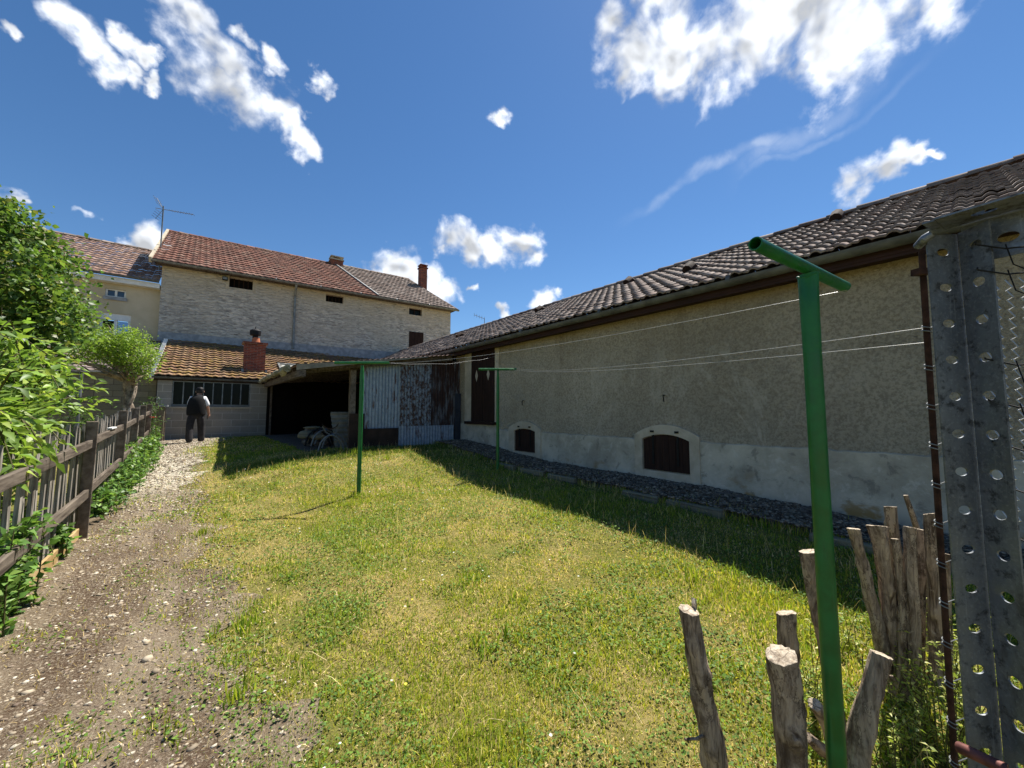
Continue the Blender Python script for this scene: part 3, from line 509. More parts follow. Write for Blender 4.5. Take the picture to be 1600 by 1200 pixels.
# tall shuttered window
for y0, y1 in ((8.40, 8.72), (7.21, 7.37)): MB().bx(WX-.02, WX+.01, y0, y1, 1.23, 3.03).build('window_surround', M['surround'], H1)
MB().bx(WX-.06, WX+.01, 7.27, 8.74, 3.032, 3.13).build('lintel', M['maroon'], H1); MB().bx(WX-.09, WX+.01, 7.30, 8.62, 1.20, 1.268).build('sill', M['darkwood'], H1)
for k, (y0, y1) in enumerate(((7.38, 7.875), (7.885, 8.39))):
    m = MB(); nb = 4
    for i in range(nb): a_ = y0+(y1-y0)*i/nb; b_ = y0+(y1-y0)*(i+1)/nb-.004; m.bx(WX-.03, WX+.005, a_, b_, 1.272, 3.028)
    sh = m.build('shutter', M['darkwood'], H1)
    yc = (y0+y1)/2; zc = 2.42; MB().add([(WX-.033, yc, zc-.15), (WX-.033, yc+.062, zc), (WX-.033, yc, zc+.15), (WX-.033, yc-.062, zc)]+[(WX-.028, yc, zc-.15), (WX-.028, yc+.062, zc), (WX-.028, yc, zc+.15), (WX-.028, yc-.062, zc)], [(0, 1, 2, 3), (0, 4, 5, 1), (1, 5, 6, 2), (2, 6, 7, 3), (3, 7, 4, 0)]).build('diamond_opening', M['surround'], sh)
for y, z in ((6.30, 1.745), (3.06, 1.755)):
    h = MB().tube([(WX+.01, y, z), (WX-.07, y, z), (WX-.085, y-.01, z-.02), (WX-.085, y-.02, z-.1)], .009, 6).build('shutter_hook', M['iron'], H1)
    MB().tube([(WX-.012, y, z+.012), (WX+.005, y, z+.012)], .026, 9, jit=.2).build('mortar_patch', M['surround'], h)
MB().bx(5.16, WX+.02, -7, 22.3, 3.03, 3.06).build('soffit', M['maroon'], H1); MB().bx(5.17, 5.20, -7, 22.3, 3.0, 3.14).build('fascia', M['maroon'], H1)
gutter('gutter', (5.09, 22.0, EZ+.02), (5.09, -7, EZ+.02), .075, M['zincdark'], H1)
r1 = roof_tiles('roof', (5.07, 22.6, EZ+.05), (5.07, -7.2, EZ+.05), (9, 22.6, 5.07), (9, -7.2, 5.07), M['tile'], H1, .20, .32, .031, BROWN, .036, 9)
roof_tiles('back_roof', (12.93, -7.2, EZ+.05), (12.93, 22.6, EZ+.05), (9, -7.2, 5.07), (9, 22.6, 5.07), M['tile'], H1, .5, .7, .034, BROWN, K=4)
ridge_caps('ridge', (9, 22.6, 5.1), (9, -7.2, 5.1), M['tile'], H1, .12, .42)
# odd vent tiles
for fy, fv in ((1.5, .86), (3.4, .5), (5.6, .83), (8.6, .75), (12, .55), (-1.0, .8)):
    x = 5.07+3.93*fv; z = EZ+.05+(5.07-EZ-.05)*fv; MB().tube([(x-.16, fy, z+.0), (x-.02, fy, z+.11), (x+.18, fy, z+.10)], [.09, .1, .07], 9).build('vent_tile', M['darkwood'], r1, True)

# ------------------------------------------------------------------ block-built workshop with the mossy roof
SY = 17.5
H2 = thing('workshop', 'concrete block workshop with long dark window and mossy tiled roof', 'workshop', (.6, 18, .6))
m = MB(); m.bx(-1.24, -.86, SY, SY+.2, 0, 2.62); m.bx(-.86, 1.36, SY, SY+.2, 0, 1.69); m.bx(1.36, 1.9, SY, SY+.2, 0, 2.62); m.bx(-.86, 1.36, SY, SY+.2, 2.585, 2.62); m.bx(-1.24, -1.04, SY+.2, 22.2, 0, 2.62); m.bx(1.70, 1.9, SY+.2, SY+1.2, 0, 2.62)
m.build('wall', M['block'], H2)
MB().add([(-1.24, SY+.05, 2.62), (-1.24, 22.3, 2.62), (-1.24, 22.3, 4.62)], [(0, 1, 2)]).build('gable', M['block'], H2)
wf = MB()
for x in np.linspace(-.84, 1.34, 9): wf.bx(x-.016, x+.016, SY+.02, SY+.06, 1.78, 2.56)
wf.bx(-.86, 1.36, SY+.018, SY+.062, 1.70, 1.775); wf.bx(-.86, 1.36, SY+.018, SY+.062, 2.55, 2.584); wf = wf.build('window', M['zinc'], H2)
MB().bx(-.855, 1.355, SY+.075, SY+.085, 1.7, 2.58).build('pane', M['glass'], wf)
MB().bx(-.9, 1.42, SY-.05, SY+.03, 1.635, 1.688).build('sill', M['surround'], H2)
MB().bx(-1.35, 2.0, SY-.03, SY-.004, 2.585, 2.66).build('fascia', M['maroon'], H2)
gutter('gutter', (2.0, SY-.12, 2.70), (-1.38, SY-.12, 2.70), .075, M['zincdark'], H2)
r2 = roof_tiles('roof', (-1.34, SY-.12, 2.72), (9.2, SY-.12, 2.72), (-1.34, 22.45, 4.68), (9.2, 22.45, 4.68), M['tilemoss'], H2, .25, .33, .038, [(.22, .11, .065), (.28, .15, .09), (.17, .095, .06), (.34, .22, .14), (.20, .13, .08)], .055)
fl = MB()
for i in range(14):                                    # stepped white flashing up the verge
    t0 = i/14; t1 = (i+1)/14; y0 = SY-.15+(22.3-SY+.15)*t0; y1 = SY-.15+(22.3-SY+.15)*t1; z0 = 2.72+1.94*t0; fl.bx(-1.45, -1.325, y0, y1, z0-.10, z0+.12)
fl.build('verge_flashing', M['white'], H2)
ch = MB().bx(1.17, 1.87, 18.32, 18.86, 2.9, 4.22).build('chimney', M['brickred'], H2)
MB().bx(1.10, 1.94, 18.25, 18.93, 4.222, 4.30).build('capstone', M['brickred'], ch)
MB().tube([(1.55, 18.6, 4.30), (1.55, 18.6, 4.40), (1.55, 18.6, 4.52)], [.17, .14, .12], 14).build('chimney_pot', M['terracotta'], ch, True)
MB().tube([(1.52, 18.6, 4.50), (1.52, 18.6, 4.60), (1.52, 18.6, 4.62), (1.52, 18.6, 4.80), (1.52, 18.6, 4.86), (1.52, 18.6, 4.9), (1.52, 18.6, 4.98)], [.10, .10, .19, .20, .13, .02, .015], 16).build('cowl', M['iron'], ch, True)
m = MB(); m.box((1.52, 18.22, 3.03), (.42, 0, 0), (0, .1, .04), (0, -.01, .02)); m.bx(1.09, 1.165, 18.25, 18.9, 3.05, 3.2); m.bx(1.875, 1.95, 18.25, 18.9, 3.05, 3.2); m.build('lead_flashing', M['zinc'], ch)
sl = (4.68-2.72)/(22.45-SY+.12); sv = np.array((0, 1, sl)); sv /= np.linalg.norm(sv); sn = np.array((0, -sl, 1)); sn /= np.linalg.norm(sn); c0 = np.array((2.88, 19.1, 2.72+sl*(19.1-SY+.12)))+sn*.075
sk = MB(); X1 = np.array((1, 0, 0.)); hw, hh = .40, .42
for a_, b_, c_ in ((c0-X1*hw, X1*.04, sv*hh), (c0+X1*hw, X1*.04, sv*hh)): sk.box(a_, b_, c_, sn*.045)
for a_ in (c0-sv*hh, c0+sv*hh): sk.box(a_, X1*(hw+.04), sv*.04, sn*.047)
sk = sk.build('skylight', M['zinc'], H2); p = Mt('dusty glass', .35, .5); p.base((.42, .42, .38)); MB().box(c0-sn*.01, X1*(hw-.04), sv*(hh-.04), sn*.006).build('pane', p.m, sk)

# ------------------------------------------------------------------ tall house behind
A = np.array((-1.70, 22.6)); D1 = np.array((.997, -.0715)); D2 = np.array((.0715, .997))
def hp(s, d, z): q = A+D1*s+D2*d; return (q[0], q[1], z)
H3 = thing('tall_house', 'tall old house with rough pale stone wall, red and brown tiled roof', 'house', hp(7, 2, 0))
m = MB(); LW = 13.96
def hbox(m, s0, s1, d0, d1, z0, z1): 
    q = [hp(s, d, z) for z in (z0, z1) for s, d in ((s0, d0), (s1, d0), (s1, d1), (s0, d1))]; return m.add(q, [(0, 1, 5, 4), (1, 2, 6, 5), (2, 3, 7, 6), (3, 0, 4, 7), (4, 5, 6, 7)])
# front wall built round its openings
OP = [(2.40, 3.33, 7.46, 7.95), (6.60, 7.48, 7.46, 7.86), (11.2, 12.02, 7.42, 7.84), (11.23, 12.14, 5.2, 6.38)]
def wall_holes(m, s0, s1, z0, z1, ops, d0, d1):
    ss = sorted({s0, s1, *[q for o_ in ops for q in o_[:2]]}); zz = sorted({z0, z1, *[q for o_ in ops for q in o_[2:]]})
    for i in range(len(ss)-1):
        for j in range(len(zz)-1):
            cs, cz = (ss[i]+ss[i+1])/2, (zz[j]+zz[j+1])/2
            if any(o_[0] < cs < o_[1] and o_[2] < cz < o_[3] for o_ in ops): continue
            m.add([hp(s, d0, z) for s, z in ((ss[i], zz[j]), (ss[i+1], zz[j]), (ss[i+1], zz[j+1]), (ss[i], zz[j+1]))], [(0, 1, 2, 3)])
    for o_ in ops:
        q = [(o_[0], o_[2]), (o_[1], o_[2]), (o_[1], o_[3]), (o_[0], o_[3])]
        for k in range(4): a_, b_ = q[k], q[(k+1) % 4]; m.add([hp(a_[0], d0, a_[1]), hp(b_[0], d0, b_[1]), hp(b_[0], d1, b_[1]), hp(a_[0], d1, a_[1])], [(0, 1, 2, 3)])
wall_holes(m, 0, LW, 0, 8.05, OP, 0, .3)
for s in (0, LW): m.add([hp(s, 0, 0), hp(s, 8, 0), hp(s, 8, 8.05), hp(s, 0, 8.05)], [(0, 1, 2, 3)])
m.add([hp(0, 0, 8.05), hp(0, 8, 8.05), hp(0, 4, 10.93)], [(0, 1, 2)]); m.add([hp(0, 8, 0), hp(LW, 8, 0), hp(LW, 8, 8.05), hp(0, 8, 8.05)], [(0, 1, 2, 3)])
m.build('wall', M['rubble'], H3)
for k, o_ in enumerate(OP):
    m = MB(); s0, s1, z0, z1 = o_
    if k < 3:
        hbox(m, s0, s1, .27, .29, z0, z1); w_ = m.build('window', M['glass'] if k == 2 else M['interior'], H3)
        m = MB(); nb = 2 if k == 2 else 5
        for i in range(nb+1): s = s0+(s1-s0)*i/nb; hbox(m, s-.02, s+.02, .2, .25, z0, z1)
        if k == 2: hbox(m, s0, s1, .205, .245, z0, z0+.05); hbox(m, s0, s1, .205, .245, z1-.05, z1)
        m.build('frame', M['darkwood'], w_)
        m = MB(); hbox(m, s0-.12, s0, -.012, .02, z0-.1, z1+.12); m.build('jamb', M['surround'], w_); m = MB(); hbox(m, s1, s1+.12, -.012, .02, z0-.1, z1+.12); m.build('jamb', M['surround'], w_)
    else:
        for i in range(5): a_ = s0+(s1-s0)*i/5; hbox(m, a_, a_+(s1-s0)/5-.01, -.03, .05, z0, z1)
        m.build('shutter', M['darkwood'], H3)
m = MB(); hbox(m, 0, 11, -.03, .01, 4.3, 5.02); m.build('cement_band', M['concrete'], H3)
ez = 8.06
def rp(s, t): return hp(s, -.42+4.42*t, ez+(11.0-ez)*t+.02)
roof_tiles('red_roof', rp(-.28, 0), rp(9.25, 0), rp(-.42, 1), rp(7.62, 1), M['tile'], H3, .25, .36, .03, RED)
roof_tiles('brown_roof', rp(9.28, 0), rp(14.25, 0), rp(7.65, 1), rp(12.5, 1), M['tile'], H3, .25, .36, .03, BROWN)
m = MB(); m.add([rp(14.25, 0), hp(14.25, 4, ez), rp(12.5, 1)], [(0, 1, 2)]); m.add([hp(-.3, 8.4, ez), hp(14.25, 8.4, ez), rp(12.5, 1), rp(-.4, 1)], [(0, 1, 2, 3)]); m.add([hp(14.25, 4, ez), hp(14.25, 8.4, ez), rp(12.5, 1)], [(0, 1, 2)]); m.build('rear_roof', M['maroon'], H3)
ridge_caps('ridge', rp(-.42, 1), rp(7.6, 1), M['tile'], H3, .12, .42, RED); ridge_caps('brown_ridge', rp(7.7, 1), rp(12.5, 1), M['tile'], H3, .12, .42, BROWN); ridge_caps('hip', rp(12.5, 1), rp(14.25, 0), M['tile'], H3, .09, .42, BROWN)
m = MB(); m.bar(np.array(rp(9.26, .01))+np.array((0, -.01, .07)), np.array(rp(7.63, .99))+np.array((0, -.01, .07)), .09, .06); m.build('roof_joint', M['zinc'], H3)
m = MB(); m.bar(np.array(rp(-.32, -.02))+np.array((0, 0, -.02)), np.array(rp(-.46, 1))+np.array((0, 0, -.02)), .10, .24); m.build('verge', M['surround'], H3)
q0, q1 = np.array(hp(-.3, -.5, ez-.03)), np.array(hp(14.3, -.5, ez-.03)); gutter('gutter', q1, q0, .085, M['zinc'], H3)
m = MB(); hbox(m, -.2, 14.1, -.42, .0, ez-.09, ez-.06); m.build('soffit', M['railwood'], H3)
MB().tube([hp(5.15, -.5, ez-.1), hp(5.15, -.48, ez-.2), hp(5.15, -.10, ez-.55), hp(5.15, -.08, ez-.7), hp(5.15, -.08, 4.75)], .055, 10).build('downpipe', M['zinc'], H3, True)
m = MB(); hbox(m, 2.14, 2.34, -.2, -.05, 7.72, 7.88); fl_ = m.build('floodlight', M['iron'], H3); m = MB(); hbox(m, 2.16, 2.32, -.207, -.201, 7.74, 7.86); m.build('lens', M['zinc'], fl_)
def brick_stack(name, s, d, w, z0, z1, cap):
    m = MB(); hbox(m, s-w, s+w, d-w, d+w, z0, z1); c_ = m.build(name, M['brickred'], H3); m = MB(); hbox(m, s-w-.05, s+w+.05, d-w-.05, d+w+.05, z1+.002, z1+.07)
    for a_, b_ in ((-1, -1), (1, -1), (1, 1), (-1, 1)): hbox(m, s+a_*w*.75-.05, s+a_*w*.75+.05, d+b_*w*.75-.05, d+b_*w*.75+.05, z1+.07, z1+.2)
    hbox(m, s-w-.03, s+w+.03, d-w-.03, d+w+.03, z1+.2, z1+.26); m.build('chimney_cap', M['surround'] if cap else M['brickred'], c_)
brick_stack('chimney', 13.15, 2.9, .24, 8.6, 11.55, 0); brick_stack('chimney', 7.75, 4.2, .36, 10.6, 11.28, 1)
AN = np.array(hp(-.28, 1.2, 9.0)); an = thing('roof_antenna', 'grey television antenna on a mast at the gable of the tall house', 'antenna', AN-np.array((0, 0, .6)))
MB().tube([AN-np.array((0, 0, .9)), AN+np.array((0, 0, 2.15))], .028, 7).build('mast', M['zinc'], an)
m = MB(); t0 = AN+np.array((0, 0, 2.0)); t1 = t0+np.array((1.1, -.5, -.1)); m.tube([t0-(t1-t0)*.25, t1], .014, 5); dd = (t1-t0)/np.linalg.norm(t1-t0); sd = np.cross(dd, (0, 0, 1.))
for f in np.linspace(.25, 1, 9): c_ = t0+(t1-t0)*f; m.tube([c_-sd*.12, c_+sd*.12], .008, 4)
for sg in (-1, 1):
    for k in range(4): c_ = t0+(t1-t0)*.1*k*-.4; e = c_+np.array((-.12-.0*k, .05, sg*(.16+.10*k))); m.tube([e-sd*.28, e+sd*.28], .009, 4)
    m.tube([t0, t0-(t1-t0)*.12+np.array((-.12, .05, sg*.5))], .01, 4)
m.build('yagi', M['zinc'], an)
AN2 = np.array((8.9, 12.2, 5.1)); an = thing('roof_antenna', 'thin antenna just rising above the long brown roof ridge', 'antenna', AN2+np.array((.3, 0, -.15)))
m = MB(); a2 = onX(741, 492, 10.2); b2 = onX(757, 498, 10.2); m.tube([(10.2, b2[1], 4.4), (10.2, b2[1], b2[2]+.02)], .015, 5)
m.tube([a2, b2], .012, 5)
for f in (0, .25, .5, .75, 1.): c_ = a2+(b2-a2)*f; m.tube([c_-np.array((0, 0, .09)), c_+np.array((0, 0, .09))], .008, 4)
m.build('yagi', M['zinc'], an)

# ------------------------------------------------------------------ beige house beyond the trees
LY = 22.95
H4 = thing('beige_house', 'beige rendered house with white framed windows and brown roof behind the trees', 'house', (-6, 25, 0))
OP4 = [(-3.43, -2.80, 6.36, 6.70), (-3.52, -2.60, 4.3, 5.66)]
_A, _D1, _D2 = A, D1, D2; A = np.array((0., LY)); D1 = np.array((1., 0.)); D2 = np.array((0., 1.))
m = MB(); wall_holes(m, -14, -1.72, 0, 7.15, OP4, 0, .22); m.add([hp(-14, 0, 0), hp(-14, 8, 0), hp(-14, 8, 7.15), hp(-14, 0, 7.15)], [(0, 1, 2, 3)]); m.build('wall', M['beige'], H4)
s0, s1, z0, z1 = OP4[0]; m = MB(); 
for s in (s0+.03, (s0+s1)/2, s1-.03): hbox(m, s-.035, s+.035, .08, .14, z0, z1)
hbox(m, s0, s1, .082, .138, z0, z0+.05); hbox(m, s0, s1, .082, .138, z1-.05, z1); w_ = m.build('window', M['white'], H4); m = MB(); hbox(m, s0, s1, .15, .16, z0, z1); pb = Mt('blue reflecting glass', .04, .8); pb.base((.03, .05, .08)); m.build('pane', pb.m, w_)
m = MB(); hbox(m, s0-.04, s1+.04, -.05, .1, z0-.14, z0-.002); m.build('sill', M['concrete'], w_)
s0, s1, z0, z1 = OP4[1]; m = MB()
for s in (s0+.03, (s0+s1)/2, s1-.04): hbox(m, s-.05, s+.05, .08, .14, z0, z1-.27)
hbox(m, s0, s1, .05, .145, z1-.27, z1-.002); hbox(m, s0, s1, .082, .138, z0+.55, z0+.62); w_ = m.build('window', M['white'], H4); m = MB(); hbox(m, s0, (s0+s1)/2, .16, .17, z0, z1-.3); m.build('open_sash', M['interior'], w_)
m = MB(); hbox(m, (s0+s1)/2, s1, .155, .165, z0, z1-.3); pb = Mt('sky reflecting glass', .03, 1.0, .85); pb.base((.25, .32, .42)); m.build('pane', pb.m, w_)
roof_tiles('roof', hp(-14, -.38, 7.22), hp(-1.75, -.38, 7.22), hp(-14, 4.3, 9.95), hp(-1.75, 4.3, 9.95), M['tile'], H4, .27, .36, .03, [(.27, .17, .13), (.21, .125, .095), (.32, .22, .17)])
ridge_caps('ridge', hp(-14, 4.3, 9.97), hp(-1.75, 4.3, 9.97), M['tile'], H4, .12, .42)
m = MB(); hbox(m, -14, -1.74, -.34, -.005, 6.93, 7.14); m.build('white_cornice', M['white'], H4); gutter('gutter', hp(-1.76, -.45, 7.22), hp(-14, -.45, 7.22), .08, M['zincdark'], H4)
A, D1, D2 = _A, _D1, _D2
# low stone outbuilding left of the workshop
H5 = thing('stone_outbuilding', 'low coursed stone outbuilding behind the wisteria with small tiled roof', 'outbuilding', (-5, 18.5, .5))
MB().bx(-12, -1.28, SY+.3, SY+.7, 0, 2.75).build('wall', M['stone'], H5)
roof_tiles('roof', (-12, SY+.15, 2.78), (-1.5, SY+.15, 2.78), (-12, 22.4, 4.52), (-1.5, 22.4, 4.52), M['tile'], H5, .27, .36, .03, [(.25, .2, .17), (.19, .15, .13), (.32, .25, .22)])
ridge_caps('ridge', (-12, 22.3, 4.55), (-1.6, 22.3, 4.55), M['tile'], H5, .11, .42, [(.4, .28, .22)])

# ------------------------------------------------------------------ lean-to
LT = thing('lean_to', 'open lean-to patched with rusty corrugated iron sheets', 'shed', (3.3, 12, .66))
def corr(name, mat, x0, x1, z0, z1, y, parent, period=.076, amp=.009, axis='x', tilt=0.):
    n = int((x1-x0)/period*6)+1; xs_ = np.linspace(x0, x1, n); vs = []
    for x in xs_:
        dy = amp*math.sin(2*PI*x/period); vs += [(x, y+dy, z0+random.uniform(-.004, .004)), (x, y+dy+tilt, z1)]
    for x in xs_: dy = amp*math.sin(2*PI*x/period); vs += [(x, y+dy+.002, z0), (x, y+dy+tilt+.002, z1)]
    o2 = 2*n; fs = [(2*i, 2*i+2, 2*i+3, 2*i+1) for i in range(n-1)]+[(o2+2*i, o2+2*i+1, o2+2*i+3, o2+2*i+2) for i in range(n-1)]
    return MB().add(vs, fs).build(name, mat, parent, True)
y9 = 8.97
def px9(u, v): q = onY(u, v, y9); return q[0], q[2]
xa = px9(566, 620)[0]; xb = px9(627, 620)[0]; xc = px9(671, 620)[0]; xd = px9(715, 620)[0]; xp = px9(548, 620)[0]
corr('corrugated_sheet', M['sheetA'], xa, xb, 1.12, 2.68, y9, LT); corr('corrugated_sheet', M['sheetB'], xb-.05, xc+.03, 1.16, 2.74, y9-.03, LT); corr('corrugated_sheet', M['sheetC'], xc, WX-.03, 1.06, 2.86, y9-.005, LT)
corr('corrugated_sheet', M['sheetD'], px9(618, 680)[0], WX-.22, .55, 1.165, y9-.06, LT); MB().bx(xa-.05, px9(619, 680)[0]+.02, y9-.085, y9-.07, .55, 1.13).build('brown_board', M['brownboard'], LT)
MB().bx(xp-.02, xa+.06, y9-.02, y9, .55, 1.47).build('brown_board', M['brownboard'], LT); MB().bx(WX-.2, WX-.03, y9-.075, y9-.06, .55, 2.0).build('leaning_slab', M['slab'], LT)
for (x, y) in ((xp+.06, y9+.10),): MB().bx(x-.06, x+.06, y-.06, y+.06, .5, 2.46).build('post', M['oldwood'], LT)
MB().bx(xa-.01, xa+.09, y9+.03, y9+.11, .55, 2.6).build('post', M['oldwood'], LT)
# roof: a shallow plane falling away from the house
e00, e10, e01, e11 = np.array((1.42, 8.66, 2.47)), np.array((5.08, 8.66, 3.0)), np.array((1.75, 17.5, 2.72)), np.array((5.08, 17.5, 3.05))
def lt(s, t, dz=0): q = (e00*(1-s)+e10*s)*(1-t)+(e01*(1-s)+e11*s)*t; return q+np.array((0, 0, dz))
m = MB(); n = 90; vs = []
for i in range(n+1):
    s = i/n; dz = .014*math.sin(i*PI/1.5); vs += [lt(s, 0, dz), lt(s, 1, dz), lt(s, 0, dz-.006), lt(s, 1, dz-.006)]
m.add(vs, [(4*i, 4*i+4, 4*i+5, 4*i+1) for i in range(n)]+[(4*i+2, 4*i+3, 4*i+7, 4*i+6) for i in range(n)]+[(4*i, 4*i+2, 4*i+6, 4*i+4) for i in range(n)])
p = Mt('lean-to sheeting', .8, .2); p.base(p.mix(p.noise(3, 6), (.16, .10, .085), (.26, .19, .165))); m.build('roof', p.m, LT)
for i in range(9): t = .02+i*.12; MB().bar(lt(.02, t, -.08), lt(.99, t, -.08), .07, .13).build('rafter', M['railwood'], LT)
q_ = [lt(0, 0, -.012), lt(.78, 0, -.012), lt(.78, 0, -.03), lt(0, 0, -.125)]; MB().add([a+np.array((0, -.006, 0)) for a in q_]+[a+np.array((0, .02, 0)) for a in q_], [(3, 2, 1, 0), (4, 5, 6, 7), (0, 1, 5, 4), (1, 2, 6, 5), (2, 3, 7, 6), (3, 0, 4, 7)]).build('fascia', M['fibro'], LT); MB().bar(lt(.02, .05, -.14), lt(1., .05, -.14), .07, .09).build('front_beam', M['railwood'], LT); MB().bar(lt(.03, .0, -.2), lt(.03, 1, -.2), .12, .14).build('eave_beam', M['railwood'], LT)
m = MB(); pts = [lt(-.03, t, -.04+random.uniform(-.02, .02)) for t in np.linspace(.06, 1.0, 26)]; m.tube(pts, [random.uniform(.05, .085) for _ in pts], 8, jit=.2)
m.tube([lt(-.02, .09, .0), lt(-.035, .12, -.10), lt(-.03, .16, -.15)], [.05, .08, .04], 7, jit=.2); p = Mt('mossy broken gutter', .9, .15); p.base(p.mix(p.rng(p.noise(7, 6, .7), .4, .6), (.36, .33, .24), (.16, .14, .07))); m.build('gutter', p.m, LT, True)
MB().bx(1.9, WX, SY-.01, SY+.02, .3, 3.0).build('shade_boards', M['interior'], LT); MB().bx(2.0, 2.06, SY-.12, SY-.02, .4, 2.6).build('door_post', M['oldwood'], LT); MB().bx(WX-.05, WX-.026, 9.2, 17.4, .3, 3.0).build('shade_lining', M['interior'], LT)  # near-black sheets put the lean-to's deep shade into the colour
MB().bx(2.02, 2.9, SY-.06, SY-.03, .5, 2.5).build('doorway_shade', M['interior'], LT)  # near-black slab painting the darkness of the doorway

# ------------------------------------------------------------------ clothes line posts
def tpole(label, base, top, c0, c1, r, rc, mat, near=False):
    base = np.array(base, float); base[2] = gzf(base[0], base[1])-.05; T = thing('clothes_post', label, 'clothes post', base+np.array((0, 0, .05)), 'clothes line posts')
    top = np.array(top, float); m = MB(); n = 14; vs = []; fs = []; cd = (np.array(c1)-np.array(c0)); cd /= np.linalg.norm(cd); z = (top-base)/np.linalg.norm(top-base); x = cd-z*(cd@z); x /= np.linalg.norm(x); y = np.cross(z, x)
    st = [(0, 1, 1), (.86, 1, 1), (.93, .93, 1.06), (.985, .62, 1.16), (1.0, .55, 1.18)]
    for t, a, b in st:
        for k in range(24): q = 2*PI*k/24; vs.append(base+(top-base)*t+x*r*a*math.cos(q)+y*r*b*math.sin(q))
    for i in range(len(st)-1): fs += [(i*24+k, i*24+(k+1) % 24, (i+1)*24+(k+1) % 24, (i+1)*24+k) for k in range(24)]
    m.add(vs, fs).build('post', mat, T, True)
    c0 = np.array(c0); c1 = np.array(c1); m = MB(); ax = (c1-c0)/np.linalg.norm(c1-c0); s = np.cross(ax, (0, 0, 1.)); s /= np.linalg.norm(s); u = np.cross(s, ax); vs = []; K = 20
    for p_, rr in ((c0+ax*.05, rc*.82), (c0, rc*.82), (c0, rc), (c1, rc), (c1, rc*.82), (c1-ax*.05, rc*.82)):
        for k in range(K): q = 2*PI*k/K; vs.append(p_+s*rr*math.cos(q)+u*rr*math.sin(q))
    fs = [(i*K+k, i*K+(k+1) % K, (i+1)*K+(k+1) % K, (i+1)*K+k) for i in range(5) for k in range(K)]+[tuple(range(K)), tuple(range(5*K, 6*K))]
    m.add(vs, fs).build('crossbar', mat, T, True)
    m = MB(); bead = []                                    # lumpy weld round the head of the post
    for k in range(25): q = 2*PI*k/24; e = top-z*rc*.55*(1-abs(math.sin(q)))-z*rc*.2; bead.append(e+x*r*.60*math.cos(q)+y*r*1.16*math.sin(q))
    m.tube(bead, [r*.10*random.uniform(.7, 1.4) for _ in bead], 6, cap=False); m.build('weld', mat, T, True)
    return T
nt = at(1262, 428, 1.30); nb = np.array((at(1306, 1150, 1.30)[0], at(1306, 1150, 1.30)[1], .05)); nt2 = np.array((nt[0], nt[1], nt[2]))
NL = at(1180, 383, 1.115); NRr = at(1320, 449, 1.50); NL[2] = NRr[2] = nt[2]+.022
nb = np.array((nt[0]+.012, nt[1]+.0, .05))
tpole('thick green post towering over the sawn stumps, with open ended crossbar', nb, nt2, NL, NRr, .0255, .0195, M['green'], True)
P2 = np.array((1.82, 5.80, 0)); p2z = gzf(1.82, 5.80); s = ray(566, 571); k2 = np.hypot(*P2[:2])/np.hypot(*s[:2]); t2 = cC+s*k2
d2 = (P2@cF); b2a = at(523, 567, t2[1]*0+float((t2-cC)@cF)); b2b = at(608, 567, float((t2-cC)@cF))
tpole('slender green post alone in the sunny lawn before the rusty sheets', (t2[0]-.0, t2[1], 0), t2, b2a, b2b, .030, .019, M['green'])
P3 = np.array((4.30, 5.78, 0)); s = ray(778, 579); k3 = np.hypot(*P3[:2])/np.hypot(*s[:2]); t3 = cC+s*k3; d3 = float((t3-cC)@cF); b3a = at(748, 577, d3); b3b = at(807, 577, d3)
tpole('green post standing in wall shade before the tall brown shutters', (t3[0], t3[1], 0), t3, b3a, b3b, .028, .022, M['green'])
t4 = at(127, 582, 7.2); b4a = at(72, 582, 7.6); b4b = at(157, 582, 7.0); b4a[2] = b4b[2] = t4[2]
tpole('grey metal post with white pegs on its lines beyond the fence', (t4[0], t4[1], 0), t4, b4a, b4b, .028, .02, M['zinc'])
def wire(label, pts, r, sag, n=24, kink=0):
    a, b = np.array(pts[0]), np.array(pts[1]); q = []
    for i in range(n+1): t = i/n; p_ = a+(b-a)*t; q.append(p_-np.array((0, 0, sag*4*t*(1-t)+kink*math.sin(t*19)*t*(1-t)*3)))
    o = MB().tube(q, r, 5).build('clothes_line', M['wire'], None, True); return tag(o, label, 'clothes line', 'clothes line wires')
p = Mt('pale coated wire', .35, .5); p.base((.36, .36, .35)); M['wire'] = p.m
wire('topmost pale wire between the thick green post and the lawn post', (NRr-np.array((.02, .01, .02)), b2b), .0012, .07)
g1 = at(1447, 512, 1.27); g2 = at(1449, 535, 1.27)
wire('upper of two wires from the steel frame to the shaded post', (g1, b3b+np.array((0, 0, .01))), .0012, .075)
wire('lower of two wires from the steel frame to the shaded post', (g2, b3b-(b3b-b3a)*.2), .0012, .07)
wire('wavy wire running behind the lawn post to the shutter wall', (b2b, np.array((WX-.02, 7.0, 2.85))), .0016, .10, 24, .012)
far4 = np.array((-5.5, 4.2, 2.1)); peg = 0
for k, (a_, lb) in enumerate(((b4a, 'sagging pegged line from the outer end of the grey post'), (b4b, 'sagging line from the inner end of the grey post'))):
    e = far4+np.array((-.3*k, .6*k, 0)); wire(lb, (a_, e), .0022, .12)
    for t in ((.10, .16, .24) if k == 0 else (.22,)):
        p_ = a_+(e-a_)*t-np.array((0, 0, .48*t*(1-t))); o = MB().bar(p_+np.array((.012, 0, .02)), p_+np.array((-.012, 0, -.075)), .012, .014, (0, 1, 0)).bar(p_+np.array((-.012, 0, .02)), p_+np.array((.012, 0, -.075)), .012, .014, (0, 1, 0)).build('clothes_peg', M['white'])
        tag(o, 'small white plastic peg clipped on a line by the grey post', 'clothes peg', 'pegs on the grey post lines')

